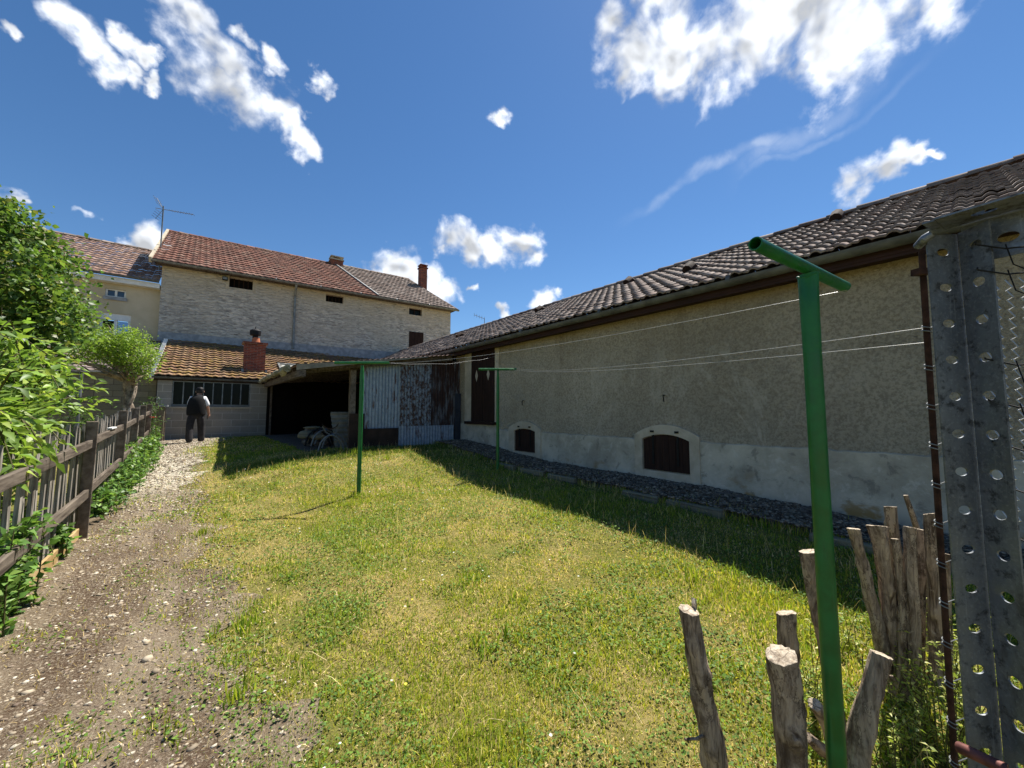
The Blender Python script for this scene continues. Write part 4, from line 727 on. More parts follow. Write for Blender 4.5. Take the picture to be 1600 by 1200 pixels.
# ------------------------------------------------------------------ picket fence
FN = thing('picket_fence', 'weathered wooden picket fence with plank rails along the gravel path', 'fence', (-1.05, 8, .3))
def fx(y): return float(np.interp(y, [0, 4, 8.4, 17], [-.98, -.98, -1.02, -1.28]))
def fb(y): return gzf(max(fx(y), -1), y)
py_ = [3.2, 6.05, 8.25, 10.2, 12.0, 14.0, 16.9]
for y in py_:
    x = fx(y); b_ = fb(y); MB().box((x+.068, y, b_+.55), (.045, .01, 0), (-.01, .05, 0), (.01, .0, .67)).build('post', M['oldwood'], FN, bevel=.006)
for a_, b_ in zip([.2]+py_[:-1], py_):
    if b_ < 3: continue
    for h, w in ((.985, .085), (.47, .09)):
        A_ = np.array((fx(a_)+.075, a_, fb(a_)+h+random.uniform(-.02, .02))); B_ = np.array((fx(b_)+.08, b_+.04, fb(b_)+h+random.uniform(-.02, .02))); MB().bar(A_, B_, .035, w).build('rail', M['railwood'], FN, bevel=.005)
y = 2.6
for i in range(98):
    x = fx(y)-.025; b_ = fb(y); h = 1.17+random.uniform(-.06, .05); lean = random.uniform(-.025, .025); w = random.uniform(.02, .032)
    m = MB(); vs = []
    for t, ww in ((0, 1), (.93, .95), (1, .35)):
        for sx, sy in ((-1, -1), (1, -1), (1, 1), (-1, 1)): vs.append((x+sx*.012+lean*t*.6, y+sy*w*ww+lean*t, b_+h*t))
    m.add(vs, [(q*4+k, q*4+(k+1) % 4, q*4+4+(k+1) % 4, q*4+4+k) for q in range(2) for k in range(4)]+[(8, 9, 10, 11)]).build('picket', M['picket'], FN); y += .148
# stone end post with a cap, and board edging of the bed
gp = thing('stone_pillar', 'squat stone pillar with flat cap where the fence meets the workshop', 'pillar', (-1.22, 16.6, .5))
MB().box((-1.18, 17.05, 1.08), (.19, 0, 0), (0, .14, 0), (0, 0, .6)).build('shaft', M['stone'], gp); MB().box((-1.16, 17.05, 1.71), (.25, 0, 0), (0, .19, 0), (0, 0, .03)).build('cap', M['concrete'], gp); MB().bx(-.975, -.94, 16.86, 16.90, .5, 1.66).build('edge_bar', M['oldwood'], gp)
p = Mt('yellowed edging board', .9, .1); p.base(p.mix(p.rng(p.noise(1, 6, .6, p.mp((8, 3, 8))), .35, .65), (.30, .19, .075), (.50, .37, .20))); M['edge'] = p.m
ys_ = [1.5, 3.0, 4.3, 5.4, 6.1]
for a_, b_ in zip(ys_[:-1], ys_[1:]):
    o = MB().bar((path_l(a_)-.0, a_, fb(a_)+.035), (path_l(b_)+.01, b_-.01, fb(b_)+.045), .025, .16).build('edging_board', M['edge'], None, bevel=.004)
for o, lb in zip([q for q in bpy.data.objects if q.name.startswith('edging_board')], ('yellowed edging board of the bed lowest in the frame', 'yellowed edging board under the broad bush by the path', 'short yellowed edging board beside the pale gravel', 'last yellowed edging board ending at the fence post')): tag(o, lb, 'edging board', 'edging boards of the fence bed')
o = MB().bar((fx(7.2)+.09, 7.05, fb(7.2)+1.055), (fx(7.2)+.09, 7.4, fb(7.2)+1.06), .045, .018).build('roof_slate', M['white'], None); tag(o, 'small pale offcut lying on the top fence rail', 'offcut'); o.name = 'offcut'
FL = thing('poppy', 'red flower beside the fence near the workshop', 'flower', (-.98, 13.3, .5)); MB().tube([(-1.0, 13.3, .42), (-.98, 13.32, .95), (-.98, 13.3, 1.33)], .006, 5).build('stem', plain('stem', (.05, .1, .02)), FL)
m = MB(); c_ = np.array((-.97, 13.3, 1.36))
for k in range(7): a = k*.9; e = np.array((math.cos(a), math.sin(a), .3)); s_ = np.array((-math.sin(a), math.cos(a), 0)); m.add([c_, c_+e*.05-s_*.03, c_+e*.085, c_+e*.05+s_*.03], [(0, 1, 2, 3)])
m.build('petals', plain('red petals', (.6, .03, .02)), FL)

# ------------------------------------------------------------------ plants
def leaves(P, size, cols, droop=.35, fold=.25, wid=.55, D=None, nrm_up=.6):
    """leaf faces: P (n,3) stalk points, D optional growth directions"""
    n = len(P)
    if D is None: D = rng.normal(0, 1, (n, 3)); D[:, 2] = D[:, 2]*.5-droop
    D = D/np.linalg.norm(D, axis=1, keepdims=True); up = rng.normal(0, .55, (n, 3)); up[:, 2] += nrm_up; s = np.cross(D, up); s /= (np.linalg.norm(s, axis=1, keepdims=True)+1e-6); nn = np.cross(s, D)
    L = size[:, None]; w = L*wid*.5; f = nn*L*fold*rng.uniform(.2, 1.2, (n, 1))
    V = np.stack([P, P+D*L*.38+s*w+f*.6, P+D*L*.55, P+D*L-nn*L*.12, P+D*L*.38-s*w+f*.6], 1).reshape(-1, 3); k = np.arange(n)*5
    F = np.concatenate([np.stack([k, k+1, k+2], -1), np.stack([k+1, k+3, k+2], -1), np.stack([k, k+2, k+4], -1), np.stack([k+4, k+2, k+3], -1)]); return V, F, np.repeat(cols, 5, 0)
def tuft_cloud(center, rad, ntuft, tr, nleaf, size, pal, shell=.55, seedv=1., bump=.25, flat=0):
    """clumps of leaves through an uneven ellipsoid, denser to the outside, with gaps"""
    P, Cc = [], []
    c = np.array(center); rad = np.array(rad)
    for _ in range(ntuft):
        d = rng.normal(0, 1, 3); d /= np.linalg.norm(d); rr = rng.uniform(shell**3, 1)**(1/3)
        b = 1+bump*mnoise.noise(Vector(d*2.1+seedv)) + bump*.7*mnoise.noise(Vector(d*5+seedv)); q = c+d*rad*rr*b
        m = int(nleaf*rng.uniform(.4, 1.5)); sp = rng.normal(0, tr*rng.uniform(.6, 1.3), (m, 3)); sp[:, 2] *= .7
        P.append(q+sp); Cc.append(pick(pal, m)*rng.uniform(.82, 1.15))
    return np.concatenate(P), np.concatenate(Cc)
def tree(name, label, cat, base, trunk, crown, trunk_mat, leaf_wid=.6, fold=.25, droop=.35, group=None, lim=10, size=(.06, .1), r0=.1):
    T = thing(name, label, cat, base, group); m = MB(); base = np.array(base, float); P, Cc = crown; top = P.mean(0)
    m.tube(trunk, list(np.linspace(r0, r0*.55, len(trunk))), 9, jit=.06)
    for k in range(lim):
        e = P[rng.integers(0, len(P))]; s0 = np.array(trunk[-1] if (k % 2 or name == 'wisteria') else trunk[-2]); mid = (s0+e)/2+rng.normal(0, .12, 3)*np.linalg.norm(e-s0)*.5; q = (s0+mid)/2+rng.normal(0, .05, 3); m.tube([s0, q, mid, (mid+e)/2+rng.normal(0, .05, 3), e], [r0*.5, r0*.4, r0*.28, r0*.18, r0*.05], 6)
    m.build('trunk', trunk_mat, T, True); V, F, C = leaves(P, rng.uniform(*size, len(P))*rng.choice([.6, .85, 1, 1, 1.2], len(P)), Cc, droop, fold, leaf_wid); link('crown', mesh_np('crown', V, F, M['leaf'], C), T); return T
DG = [(.085, .155, .03), (.115, .20, .04), (.06, .12, .027), (.16, .245, .05), (.085, .155, .03), (.10, .18, .03), (.20, .22, .05)]
BG = [(.22, .33, .04), (.17, .27, .04), (.27, .37, .055), (.12, .20, .03)]
c1 = at(20, 455, 6.9); b1 = np.array((c1[0]-.1, c1[1], .35))
cA = [tuft_cloud(at(5, 455, 6.9), (.95, 1.2, 1.35), 200, .17, 46, .08, DG, .45, 3), tuft_cloud(at(72, 488, 6.7), (.5, .6, .66), 60, .16, 44, .08, DG, .35, 7), tuft_cloud(at(-80, 540, 6.3), (1.1, 1.2, 1.3), 110, .17, 44, .08, DG, .4, 9), tuft_cloud(at(20, 580, 6.9), (.7, .8, .6), 60, .17, 40, .08, DG, .3, 12), tuft_cloud(at(8, 350, 6.9), (.55, .5, .35), 34, .14, 34, .08, DG, .2, 15)]
tree('lilac_tree', 'big dense green tree with heart shaped leaves beyond the fence', 'tree', b1, [b1-np.array((0, 0, .3)), b1+np.array((.05, 0, .7)), b1+np.array((-.03, .05, 1.5)), b1+np.array((.1, 0, 2.1))], (np.concatenate([q[0] for q in cA]), np.concatenate([q[1] for q in cA])), M['bark'], .78, .22, .5, None, 26, (.07, .115), .12)
# wisteria trained on a twisted stem
wb = at(206, 640, 9.9); wb = np.array((wb[0], wb[1], .5)); wt = at(203, 596, 9.9)
cW = [tuft_cloud(at(200, 546, 9.9), (.52, .55, .5), 130, .13, 44, .08, BG, .3, 21, .3), tuft_cloud(at(163, 535, 9.9), (.42, .45, .42), 70, .12, 38, .08, BG, .3, 23, .3), tuft_cloud(at(232, 562, 9.8), (.2, .25, .3), 26, .1, 34, .08, BG, .2, 25, .3), tuft_cloud(at(218, 585, 9.7), (.18, .2, .14), 12, .08, 30, .08, BG, .2, 27), tuft_cloud(at(128, 545, 9.9), (.36, .4, .36), 50, .12, 34, .08, BG, .3, 29, .3)]
WT = tree('wisteria', 'wisteria with bright umbrella crown on a gnarled twisted trunk', 'tree', wb, [wb, wb+(wt-wb)*.33+np.array((.03, 0, 0)), wb+(wt-wb)*.66+np.array((-.04, 0, 0)), wt], (np.concatenate([q[0] for q in cW]), np.concatenate([q[1] for q in cW])), M['darkbark'], .36, .2, .55, None, 22, (.05, .09), .12)
m = MB()
for k in range(2):
    q = [wb+(wt-wb)*t+np.array((math.cos(t*7+k*PI), math.sin(t*7+k*PI), 0))*.085 for t in np.linspace(0, 1.02, 12)]; m.tube(q, .055, 7, jit=.12)
for k in range(16):
    a = rng.uniform(0, 2*PI); e = wt+np.array((math.cos(a)*rng.uniform(.35, .75)-.15, math.sin(a)*.5, rng.uniform(.1, .4))); m.tube([wt, (wt*.6+e*.4)+np.array((0, 0, .02)), (wt*.3+e*.7)+rng.normal(0, .05, 3), e], [.04, .03, .022, .012], 6, jit=.1)
m.build('twisted_stems', M['darkbark'], WT, True)
# leafy shrub hanging over the fence: arching canes with paired leaves
def cane_shrub(name, label, cat, base, canes, leaf, pal, r=.008, step=.05, wid=.5, group=None, droop=.25, comp=3):
    T = thing(name, label, cat, base, group); m = MB(); PP, DD = [], []
    for pts in canes:
        pts = [np.array(q, float) for q in pts]; m.tube(pts, list(np.linspace(r, r*.35, len(pts))), 5)
        for a_, b_ in zip(pts[:-1], pts[1:]):
            L = np.linalg.norm(b_-a_); n = max(1, int(L/step)); d = (b_-a_)/(L+1e-6); s = np.cross(d, (0, 0, 1.)); s /= (np.linalg.norm(s)+1e-6)
            for i in range(n):
                q = a_+(b_-a_)*(i+rng.random())/n
                for sg in (-1, 1):
                    dd = s*sg+d*.7+rng.normal(0, .3, 3)+np.array((0, 0, rng.uniform(-droop-.2, .2)))
                    for j in range(comp): PP.append(q+dd*leaf*.35*j); DD.append(dd+rng.normal(0, .5, 3)*(j > 0))
    m.build('stems', plain('green cane', (.09, .085, .03), .8), T); PP = np.array(PP); V, F, C = leaves(PP, rng.uniform(.65, 1.25, len(PP))*leaf, pick(pal, len(PP))*rng.uniform(.85, 1.15, (len(PP), 1)), 0, .2, wid, np.array(DD), 1.0)
    link('foliage', mesh_np('foliage', V, F, M['leaf'], C), T); return T
def arch(b, az, reach, h, n=7, wob=.05):
    q = []
    for i in range(n): t = i/(n-1); q.append(np.array(b)+np.array((math.cos(az)*reach*t**1.4, math.sin(az)*reach*t**1.4, h*math.sin(t*PI*.62)/math.sin(PI*.62)))+rng.normal(0, wob, 3)*t)
    return q
sb = np.array((-1.75, 5.7, .2)); EL = [(.19, .30, .05), (.14, .235, .045), (.24, .35, .065), (.10, .17, .035), (.29, .37, .08)]
canes = []
for k in range(105): canes.append(arch(sb+rng.normal(0, .22, 3)*np.array((1, 1.6, 0)), rng.uniform(0, 2*PI), rng.uniform(.25, .95), rng.uniform(.7, 2.0)))
for (u, v, d) in ((150, 605, 4.6), (160, 625, 4.7), (95, 560, 4.5), (60, 545, 4.4), (60, 700, 3.9), (30, 660, 3.8), (100, 640, 4.3), (40, 740, 3.8), (20, 590, 4.2), (75, 610, 4.3), (10, 545, 4.4), (90, 665, 4.2), (25, 705, 3.7), (70, 725, 3.8), (5, 735, 3.5), (45, 680, 3.8), (140, 640, 4.5), (15, 680, 3.7)):
    e = at(u, v, d); mid = (sb+np.array((0, 0, .6))+e)/2+np.array((0, 0, .35)); canes.append([sb+np.array((0, 0, .3)), (sb+mid)/2+np.array((0, 0, .3)), mid, (mid+e)/2+np.array((0, 0, .06)), e])
for (u, v, d) in ((12, 705, 2.5), (40, 722, 2.6), (70, 705, 2.9), (5, 745, 2.45), (95, 690, 3.2), (28, 680, 2.6), (55, 690, 2.8), (20, 730, 2.5)):
    e = at(u, v, d); up_ = np.array((-1.12, e[1]+.1, 1.45+rng.uniform(0, .15))); canes.append([sb+np.array((0, 0, .4)), (sb+up_)/2+np.array((0, 0, .4)), up_, (up_+e)/2+np.array((0, 0, .05)), e])
cane_shrub('elder_shrub', 'bright green leafy shrub with long toothed leaves hanging over the fence', 'shrub', sb, canes, .105, EL, .012, .075, .44, None, .3, 3)
LB = [(.10, .20, .045), (.075, .155, .035), (.14, .25, .055), (.18, .28, .06)]
bed = [(-1.02, 4.2, .6, .17, 52, 'broad leafy bush low in the corner by the edging boards'), (-.99, 5.5, .3, .13, 16, 'leafy bush between the broad corner bush and the fence post'), (-.92, 7.1, .34, .25, 26, 'low green plant sprawling at the foot of the first fence panel'), (-.88, 8.0, .40, .25, 26, 'leafy bed plant just past the first fence post'), (-.86, 9.0, .46, .25, 28, 'thick leafy bed plant halfway along the fence'), (-.88, 10.0, .55, .26, 30, 'tallest leafy bed plant along the fence'), (-.92, 11.2, .55, .26, 28, 'leafy bed plant just before the red flower'), (-.98, 12.4, .45, .24, 22, 'leafy bed plant below the red flower'), (-1.08, 15.2, .5, .2, 16, 'small spindly plant beside the squat stone pillar')]
for (x, y, h, r_, n, lb) in bed:
    b_ = np.array((x, y, fb(y)-.02)); cs = [arch(b_+np.array((rng.normal(0, r_*.35), rng.normal(0, r_*1.0), 0)), rng.uniform(-PI, PI), rng.uniform(.04, r_*.8), h*rng.uniform(.5, 1.1), 5, .02) for _ in range(n)]
    cane_shrub('bed_plant', lb, 'plant', b_, cs, .06, LB, .005, .05, .78, 'plants in the fence bed', .35, 2)
for (u, v, d, r_, h, lb) in ((165, 640, 8.8, .45, .9, 'dark fern clump beside the wisteria trunk'), (120, 640, 8.6, .5, 1.0, 'dark fern clump behind the grey clothes post'), (228, 625, 10.6, .3, 1.3, 'fern clump against the stone outbuilding by the workshop corner')):
    q = at(u, v, d); b_ = np.array((q[0], q[1], .4)); cs = [arch(b_+np.append(rng.normal(0, r_*.5, 2), 0), rng.uniform(0, 2*PI), rng.uniform(.2, r_), h*rng.uniform(.6, 1.15), 6, .03) for _ in range(38)]
    cane_shrub('fern', lb, 'fern', b_, cs, .09, [(.05, .10, .025), (.08, .15, .03), (.035, .075, .02)], .005, .06, .3, 'ferns behind the fence', .3, 1)
# weeds among the stumps
def weed(name, label, x, y, n, h, r_, pal, leaf=.022, grp='weeds among the sawn stumps', wid=.45):
    b_ = np.array((x, y, gzf(x, y)-.02)); cs = [arch(b_+np.append(rng.normal(0, r_, 2), 0), rng.uniform(0, 2*PI), rng.uniform(.02, .14), h*rng.uniform(.35, 1.1), 6, .012) for _ in range(n)]
    return cane_shrub(name, label, 'weed', b_, cs, leaf, pal, .0022, .022, wid, grp, .2, 1)
YG = [(.26, .33, .05), (.19, .26, .045), (.34, .38, .08), (.42, .42, .13)]
for (u, v, d, n, h, r_, lb) in ((1455, 1090, 1.65, 46, .34, .09, 'yellow green weeds crowding the foot of the rusty rod'), (1400, 1130, 1.55, 34, .24, .08, 'low yellow green weeds before the upright stump cluster'), (1490, 1150, 1.5, 30, .4, .05, 'tall leafy weed between the rusty rod and the steel frame'), (1345, 985, 2.15, 34, .2, .12, 'bright weeds in sunlight behind the thick green post'), (1190, 760, 1.0, 0, 0, 0, ''), (1480, 960, 2.0, 30, .4, .07, 'thin flowering weeds beside the thickest upright stump')):
    if n: q = onZ_ = at(u, v, d); weed('weed', lb, q[0], q[1], n, h, r_, YG)
weed('weed', 'thin pale stalks beside the short stub behind the big sawn stump', at(1262, 900, 1.75)[0], at(1262, 900, 1.75)[1], 14, .42, .002, YG)

# ------------------------------------------------------------------ sawn shrub stems
def stump(label, pix, depth, hw, knots=(), tilt=(0, 0), group='sawn shrub stems'):
    deps = depth if hasattr(depth, '__len__') else [depth]*len(pix); hws = list(hw) if hasattr(hw, '__len__') else [hw]*len(pix)
    pts = [at(u, v, d) for (u, v), d in zip(pix, deps)]; rs = [h/FPX*d/np.linalg.norm(ray(u, 600)) for h, d, (u, v) in zip(hws, deps, pix)]
    while pts[-1][2] > gzf(pts[-1][0], pts[-1][1])-.03:
        d_ = (pts[-1]-pts[-2]); d_ /= np.linalg.norm(d_); d_[2] = min(d_[2], -.6); pts.append(pts[-1]+d_*.12); rs.append(rs[-1]*1.05)
        if len(pts) > 30: break
    # resample
    P = []; R_ = []
    for i in range(len(pts)-1):
        L = np.linalg.norm(pts[i+1]-pts[i]); n = max(2, int(L/.022))
        for k in range(n): t = k/n; P.append(pts[i]*(1-t)+pts[i+1]*t); R_.append(rs[i]*(1-t)+rs[i+1]*t)
    P.append(pts[-1]); R_.append(rs[-1]); P = np.array(P); K = 26; ax = P[0]-P[min(6, len(P)-1)]; ax /= np.linalg.norm(ax)
    for _ in range(3): P[1:-1] = (P[:-2]+P[1:-1]*2+P[2:])/4
    vs = []; seed = random.uniform(0, 90); ph = [random.uniform(0, 6.28) for _ in knots]
    view = cC-P[0]; view /= np.linalg.norm(view); x0 = np.cross((0, 0, 1.), view); x0 /= np.linalg.norm(x0)
    for i, p_ in enumerate(P):
        t_ = P[max(i-1, 0)]-P[min(i+1, len(P)-1)]; t_ /= np.linalg.norm(t_); x = x0-t_*(x0@t_); x /= np.linalg.norm(x); y = np.cross(t_, x)
        for k in range(K):
            a = 2*PI*k/K; nv_ = x*math.cos(a)+y*math.sin(a); q = p_*1
            r_ = R_[i]*(.97+.2*mnoise.noise(Vector((math.cos(a)*1.1+seed, math.sin(a)*1.1, q[2]*9)))+.15*mnoise.noise(Vector((math.cos(a)*3.6+seed, math.sin(a)*3.6, q[2]*7)))+.10*mnoise.noise(Vector((math.cos(a)*8, math.sin(a)*8+seed, q[2]*40))))
            for kn, (kt, ka, ks, kh) in enumerate(knots):
                dz = (i/len(P)-kt)*len(P)*.022; da = (a+ka+PI) % (2*PI)-PI; rr = math.hypot(dz, da*R_[i])/ks; r_ += R_[i]*kh*1.5*(math.exp(-rr*rr*2)-1.1*math.exp(-rr*rr*8))
            vs.append(q+nv_*r_)
    n = len(P); vs = np.array(vs); tl = np.array(tilt)
    for k in range(K):                                     # slanted, slightly uneven saw cut
        a = 2*PI*k/K; vs[k] += ax*(R_[0]*(tl[0]*math.cos(a)+tl[1]*math.sin(a))+random.uniform(-.15, .15)*R_[0]*.35)
    T = thing('sawn_stem', label, 'stump', (P[-1][0], P[-1][1], gzf(P[-1][0], P[-1][1])), group); m = MB()
    m.add(vs, [(i*K+k, (i+1)*K+k, (i+1)*K+(k+1) % K, i*K+(k+1) % K) for i in range(n-1) for k in range(K)]); m.build('bark', M['bark'], T, True)
    rim = vs[:K]; c_ = rim.mean(0); m = MB(); inner = [c_+(q-c_)*.93+ax*.001 for q in rim]; in2 = [c_+(q-c_)*.45+ax*(.002+random.uniform(-.0004, .0004)) for q in rim]
    m.add(list(rim)+inner+in2+[c_+ax*.002], [(k, (k+1) % K, K+(k+1) % K, K+k) for k in range(K)]+[(K+k, K+(k+1) % K, 2*K+(k+1) % K, 2*K+k) for k in range(K)]+[(2*K+k, 2*K+(k+1) % K, 3*K) for k in range(K)]); m.build('cut_face', M['sawn'], T)
    return T, P, R_
def twig(T, a, b, r, ragged=True):
    a = np.array(a); b = np.array(b); m = MB(); m.tube([a, (a*.5+b*.5)+rng.normal(0, .004, 3), b], [r, r*.85, r*.7], 8, jit=.12); m.build('broken_twig', M['bark'], T, True)
B_ = 3*PI/2
s1, P, R_ = stump('leaning knotty stem beside the open lawn with a split top', [(1076, 953), (1085, 1010), (1100, 1095), (1118, 1190), (1128, 1260)], 1.35, (15, 16.5, 18.5, 20.5, 23), ((.25, 0.3, .02, .35), (.62, PI*.95, .025, .4), (.12, PI*.5, .028, .45), (.55, PI*.55, .02, .4), (.35, PI*.9, .02, .3)), (-.25, .0))
MB().add([P[6]+cR*R_[0]*.75+cF*.01, P[6]+cR*R_[0]*1.0+cF*.03, P[0]+cR*R_[0]*1.35+cU*.022+cF*.03, P[0]+cR*R_[0]*1.02+cU*.03+cF*.02, P[0]+cR*R_[0]*.8+cU*.018+cF*.0]+[P[6]+cR*R_[0]*.6+cF*.035, P[6]+cR*R_[0]*.8+cF*.05, P[0]+cR*R_[0]*1.2+cU*.015+cF*.05, P[0]+cR*R_[0]*.9+cU*.024+cF*.04, P[0]+cR*R_[0]*.7+cU*.012+cF*.025], [(0, 1, 2, 3, 4), (9, 8, 7, 6, 5), (0, 5, 6, 1), (1, 6, 7, 2), (2, 7, 8, 3), (3, 8, 9, 4), (4, 9, 5, 0)]).build('splinter', M['sawn'], s1); twig(s1, at(1098, 1150, 1.33), at(1070, 1155, 1.31), .006)
s2, P, R_ = stump('thickest stem with a broad pale sawn top before the green post', [(1220, 1022), (1226, 1070), (1234, 1130), (1241, 1200), (1246, 1270)], 1.24, (26, 27, 28, 29, 31), ((.30, PI*.42, .03, .45), (.22, PI*.12, .03, .4), (.5, PI*.6, .02, .3)), (.15, .12))
stump('short dark stub behind the thickest pale topped stem', [(1228, 957), (1231, 1010), (1234, 1090), (1237, 1150)], 1.62, (16, 16.5, 17, 18), (), (.3, -.2))
s4, P, R_ = stump('tall curved stem rising behind the thick green post', [(1264, 861), (1272, 920), (1286, 990), (1300, 1070), (1312, 1150), (1318, 1220)], 1.58, (17, 15, 13.5, 13, 14, 15), ((.3, PI*.7, .02, .3),), (.2, -.15))
s5, P, R_ = stump('stem leaning away from the green post with a side spur', [(1376, 1022), (1366, 1060), (1350, 1120), (1338, 1180), (1330, 1240)], 1.24, (19, 18, 20, 23, 27), ((.45, PI*.42, .026, .45), (.12, PI*.3, .02, .3)), (.1, -.15))
twig(s5, at(1372, 1060, 1.24), at(1396, 1058, 1.22), .007)
s6, P, R_ = stump('grey forked limb low between the thickest stem and green post', [(1273, 1100), (1288, 1120), (1300, 1150), (1306, 1190)], 1.42, (11, 12, 13, 15), (), (-.3, .2))
twig(s6, at(1300, 1180, 1.42), at(1262, 1152, 1.40), .024)
stump('outermost leaning stem of the upright cluster', [(1334, 826), (1345, 868), (1358, 925), (1374, 990), (1392, 1060), (1402, 1100)], 1.86, (10.5, 9.5, 11, 13, 16, 18), ((.10, PI*.6, .02, .4), (.38, PI*.5, .02, .45), (.2, PI*.95, .02, .5)), (-.1, -.3))
s8, P, R_ = stump('split topped stem second in the upright cluster', [(1371, 822), (1376, 850), (1386, 910), (1394, 980), (1402, 1060), (1406, 1095)], 1.84, (17, 15, 14, 13.5, 14, 16), ((.3, PI*.35, .02, .4),), (.0, -.4))
stump('knobbly stem standing tallest behind the upright cluster', [(1391, 792), (1394, 825), (1402, 880), (1408, 950), (1412, 1040)], 2.02, (11, 10, 10.5, 11, 12), ((.1, PI*.8, .025, .4),), (.1, -.35))
stump('thinnest pale tipped stem inside the upright cluster', [(1398, 842), (1404, 880), (1410, 935), (1410, 1000), (1408, 1080)], 1.80, (6.5, 7, 7.5, 8, 9), ((.45, PI*.15, .02, .6),), (0, -.3))
stump('straight reddish stem at the middle of the upright cluster', [(1421, 824), (1423, 870), (1425, 930), (1427, 1000), (1428, 1075)], 1.78, (10.5, 11, 12, 13, 15), ((.36, PI*.5, .02, .3),), (.0, -.35))
stump('stout straight stem of the upright cluster next to the rusty rod', [(1453, 803), (1456, 850), (1460, 910), (1464, 980), (1466, 1060)], 1.92, (12, 11.5, 13, 15, 17), ((.5, PI*.6, .02, .4), (.15, PI*.9, .015, .4)), (.35, -.3))
stump('slim bare stick poking up behind the upright cluster', [(1415, 774), (1424, 800), (1436, 835), (1446, 880), (1452, 960)], 2.12, (4.5, 5, 6, 7, 8), (), (0, -.3))
stump('short cut stub half hidden behind the upright cluster', [(1441, 828), (1440, 860), (1438, 930), (1437, 1010)], 2.0, (8, 8, 9, 10), (), (0, -.2))
stump('thin weathered stick just behind the rusty rod', [(1480, 866), (1482, 920), (1483, 990), (1484, 1060)], 1.95, (5, 5, 6, 6), (), (0, -.3))

# ------------------------------------------------------------------ galvanised perforated angle frame with wire netting
GF = thing('steel_frame', 'galvanised perforated angle iron gate frame with wire netting', 'gate', (at(1506, 500, 1.15)[0], at(1506, 500, 1.15)[1], .1))
def perf(m, org, du, dv, w, cell, n, cu, ru, rv, th, off=0.):
    """plate in directions du (across) / dv (along) with a row of oval holes"""
    org, du, dv = (np.array(q, float) for q in (org, du, dv)); nn = np.cross(du, dv); K = 20; hw_ = cell/2
    def pt(a_, b_, t): return org+du*a_+dv*b_+nn*t
    for i in range(n):
        vc = (i+.5)*cell+off; ring, sq = [], []
        for k in range(K):
            a = 2*PI*k/K; c_, s_ = math.cos(a), math.sin(a); ring.append((cu+ru*c_, vc+rv*s_))
            tx = (w-cu if c_ > 0 else cu)/max(abs(c_), 1e-6); tz = hw_/max(abs(s_), 1e-6); t = min(tx, tz); sq.append((cu+t*c_, vc+t*s_))
        vs = [pt(a_, b_, t) for t in (th/2, -th/2) for a_, b_ in ring+sq]; fs = []
        for k in range(K):
            k2 = (k+1) % K; fs += [(k, K+k, K+k2, k2), (2*K+k, 2*K+k2, 3*K+k2, 3*K+k), (k, k2, 2*K+k2, 2*K+k)]
        m.add(vs, fs)
        # corner triangles left by the radial fan
        for ca, cb in ((0, vc-hw_), (0, vc+hw_), (w, vc-hw_), (w, vc+hw_)):
            q = sorted(range(K), key=lambda k: math.hypot(sq[k][0]-ca, sq[k][1]-cb))[:6]
            onu = [k for k in q if abs(sq[k][0]-ca) < 1e-6]; onv = [k for k in q if abs(sq[k][1]-cb) < 1e-6]
            if onu and onv and not set(onu) & set(onv):
                for t in (th/2, -th/2): m.add([pt(*sq[onu[0]], t), pt(ca, cb, t), pt(*sq[onv[0]], t)], [(0, 1, 2)])
    for a_ in (0, w): m.add([pt(a_, off, th/2), pt(a_, off+n*cell, th/2), pt(a_, off+n*cell, -th/2), pt(a_, off, -th/2)], [(0, 1, 2, 3)])
corner = at(1506, 500, 1.15); ztop = at(1500, 351, 1.15)[2]; gr = ray(1506, 500); gr = np.array((gr[0], gr[1], 0)); gr /= np.linalg.norm(gr); gs = np.array((gr[1], -gr[0], 0))
fl1 = -gs*math.cos(.75)-gr*math.sin(.75); fl2 = gs*math.cos(.80)-gr*math.sin(.80); lean = np.array((.004, 0, 1.)); CELL = .1095; fw = .083
org = np.array((corner[0], corner[1], ztop-CELL*17-.02)); m = MB(); perf(m, org, fl1, (0, 0, 1), fw, CELL, 17, fw*.5, .0165, .0125, .005); m.build('post_flange', M['galv'], GF)
m = MB(); perf(m, org+fl2*.006, fl2, (0, 0, 1), fw, CELL, 17, fw*.54, .0165, .0135, .005, .0); m.build('post_flange', M['galv'], GF)
bd = -np.array((math.sin(math.radians(8)), math.cos(math.radians(8)), 0)); bn = np.array((bd[1], -bd[0], 0)); bn = bn if bn[0] < 0 else -bn
o_ = np.array((corner[0], corner[1], ztop+.004)); m = MB(); perf(m, o_-bd*.02+bn*.003, bn, bd, .122, .17, 12, .064, .016, .024, .005); m.add([o_-bd*.045+bn*.122, o_-bd*.02+bn*.122, o_-bd*.02+bn*.003, o_-bd*.04+bn*.003]+[q-np.array((0, 0, .005)) for q in (o_-bd*.045+bn*.122, o_-bd*.02+bn*.122, o_-bd*.02+bn*.003, o_-bd*.04+bn*.003)], [(0, 1, 2, 3), (4, 7, 6, 5), (0, 4, 5, 1), (1, 5, 6, 2), (2, 6, 7, 3), (3, 7, 4, 0)]); m.build('top_rail', M['galv'], GF)
m = MB(); perf(m, o_-np.array((0, 0, .125))+bd*.0, np.array((0, 0, 1.)), bd, .118, .17, 12, .055, .014, .02, .005, .01); m.build('top_rail', M['galv'], GF)
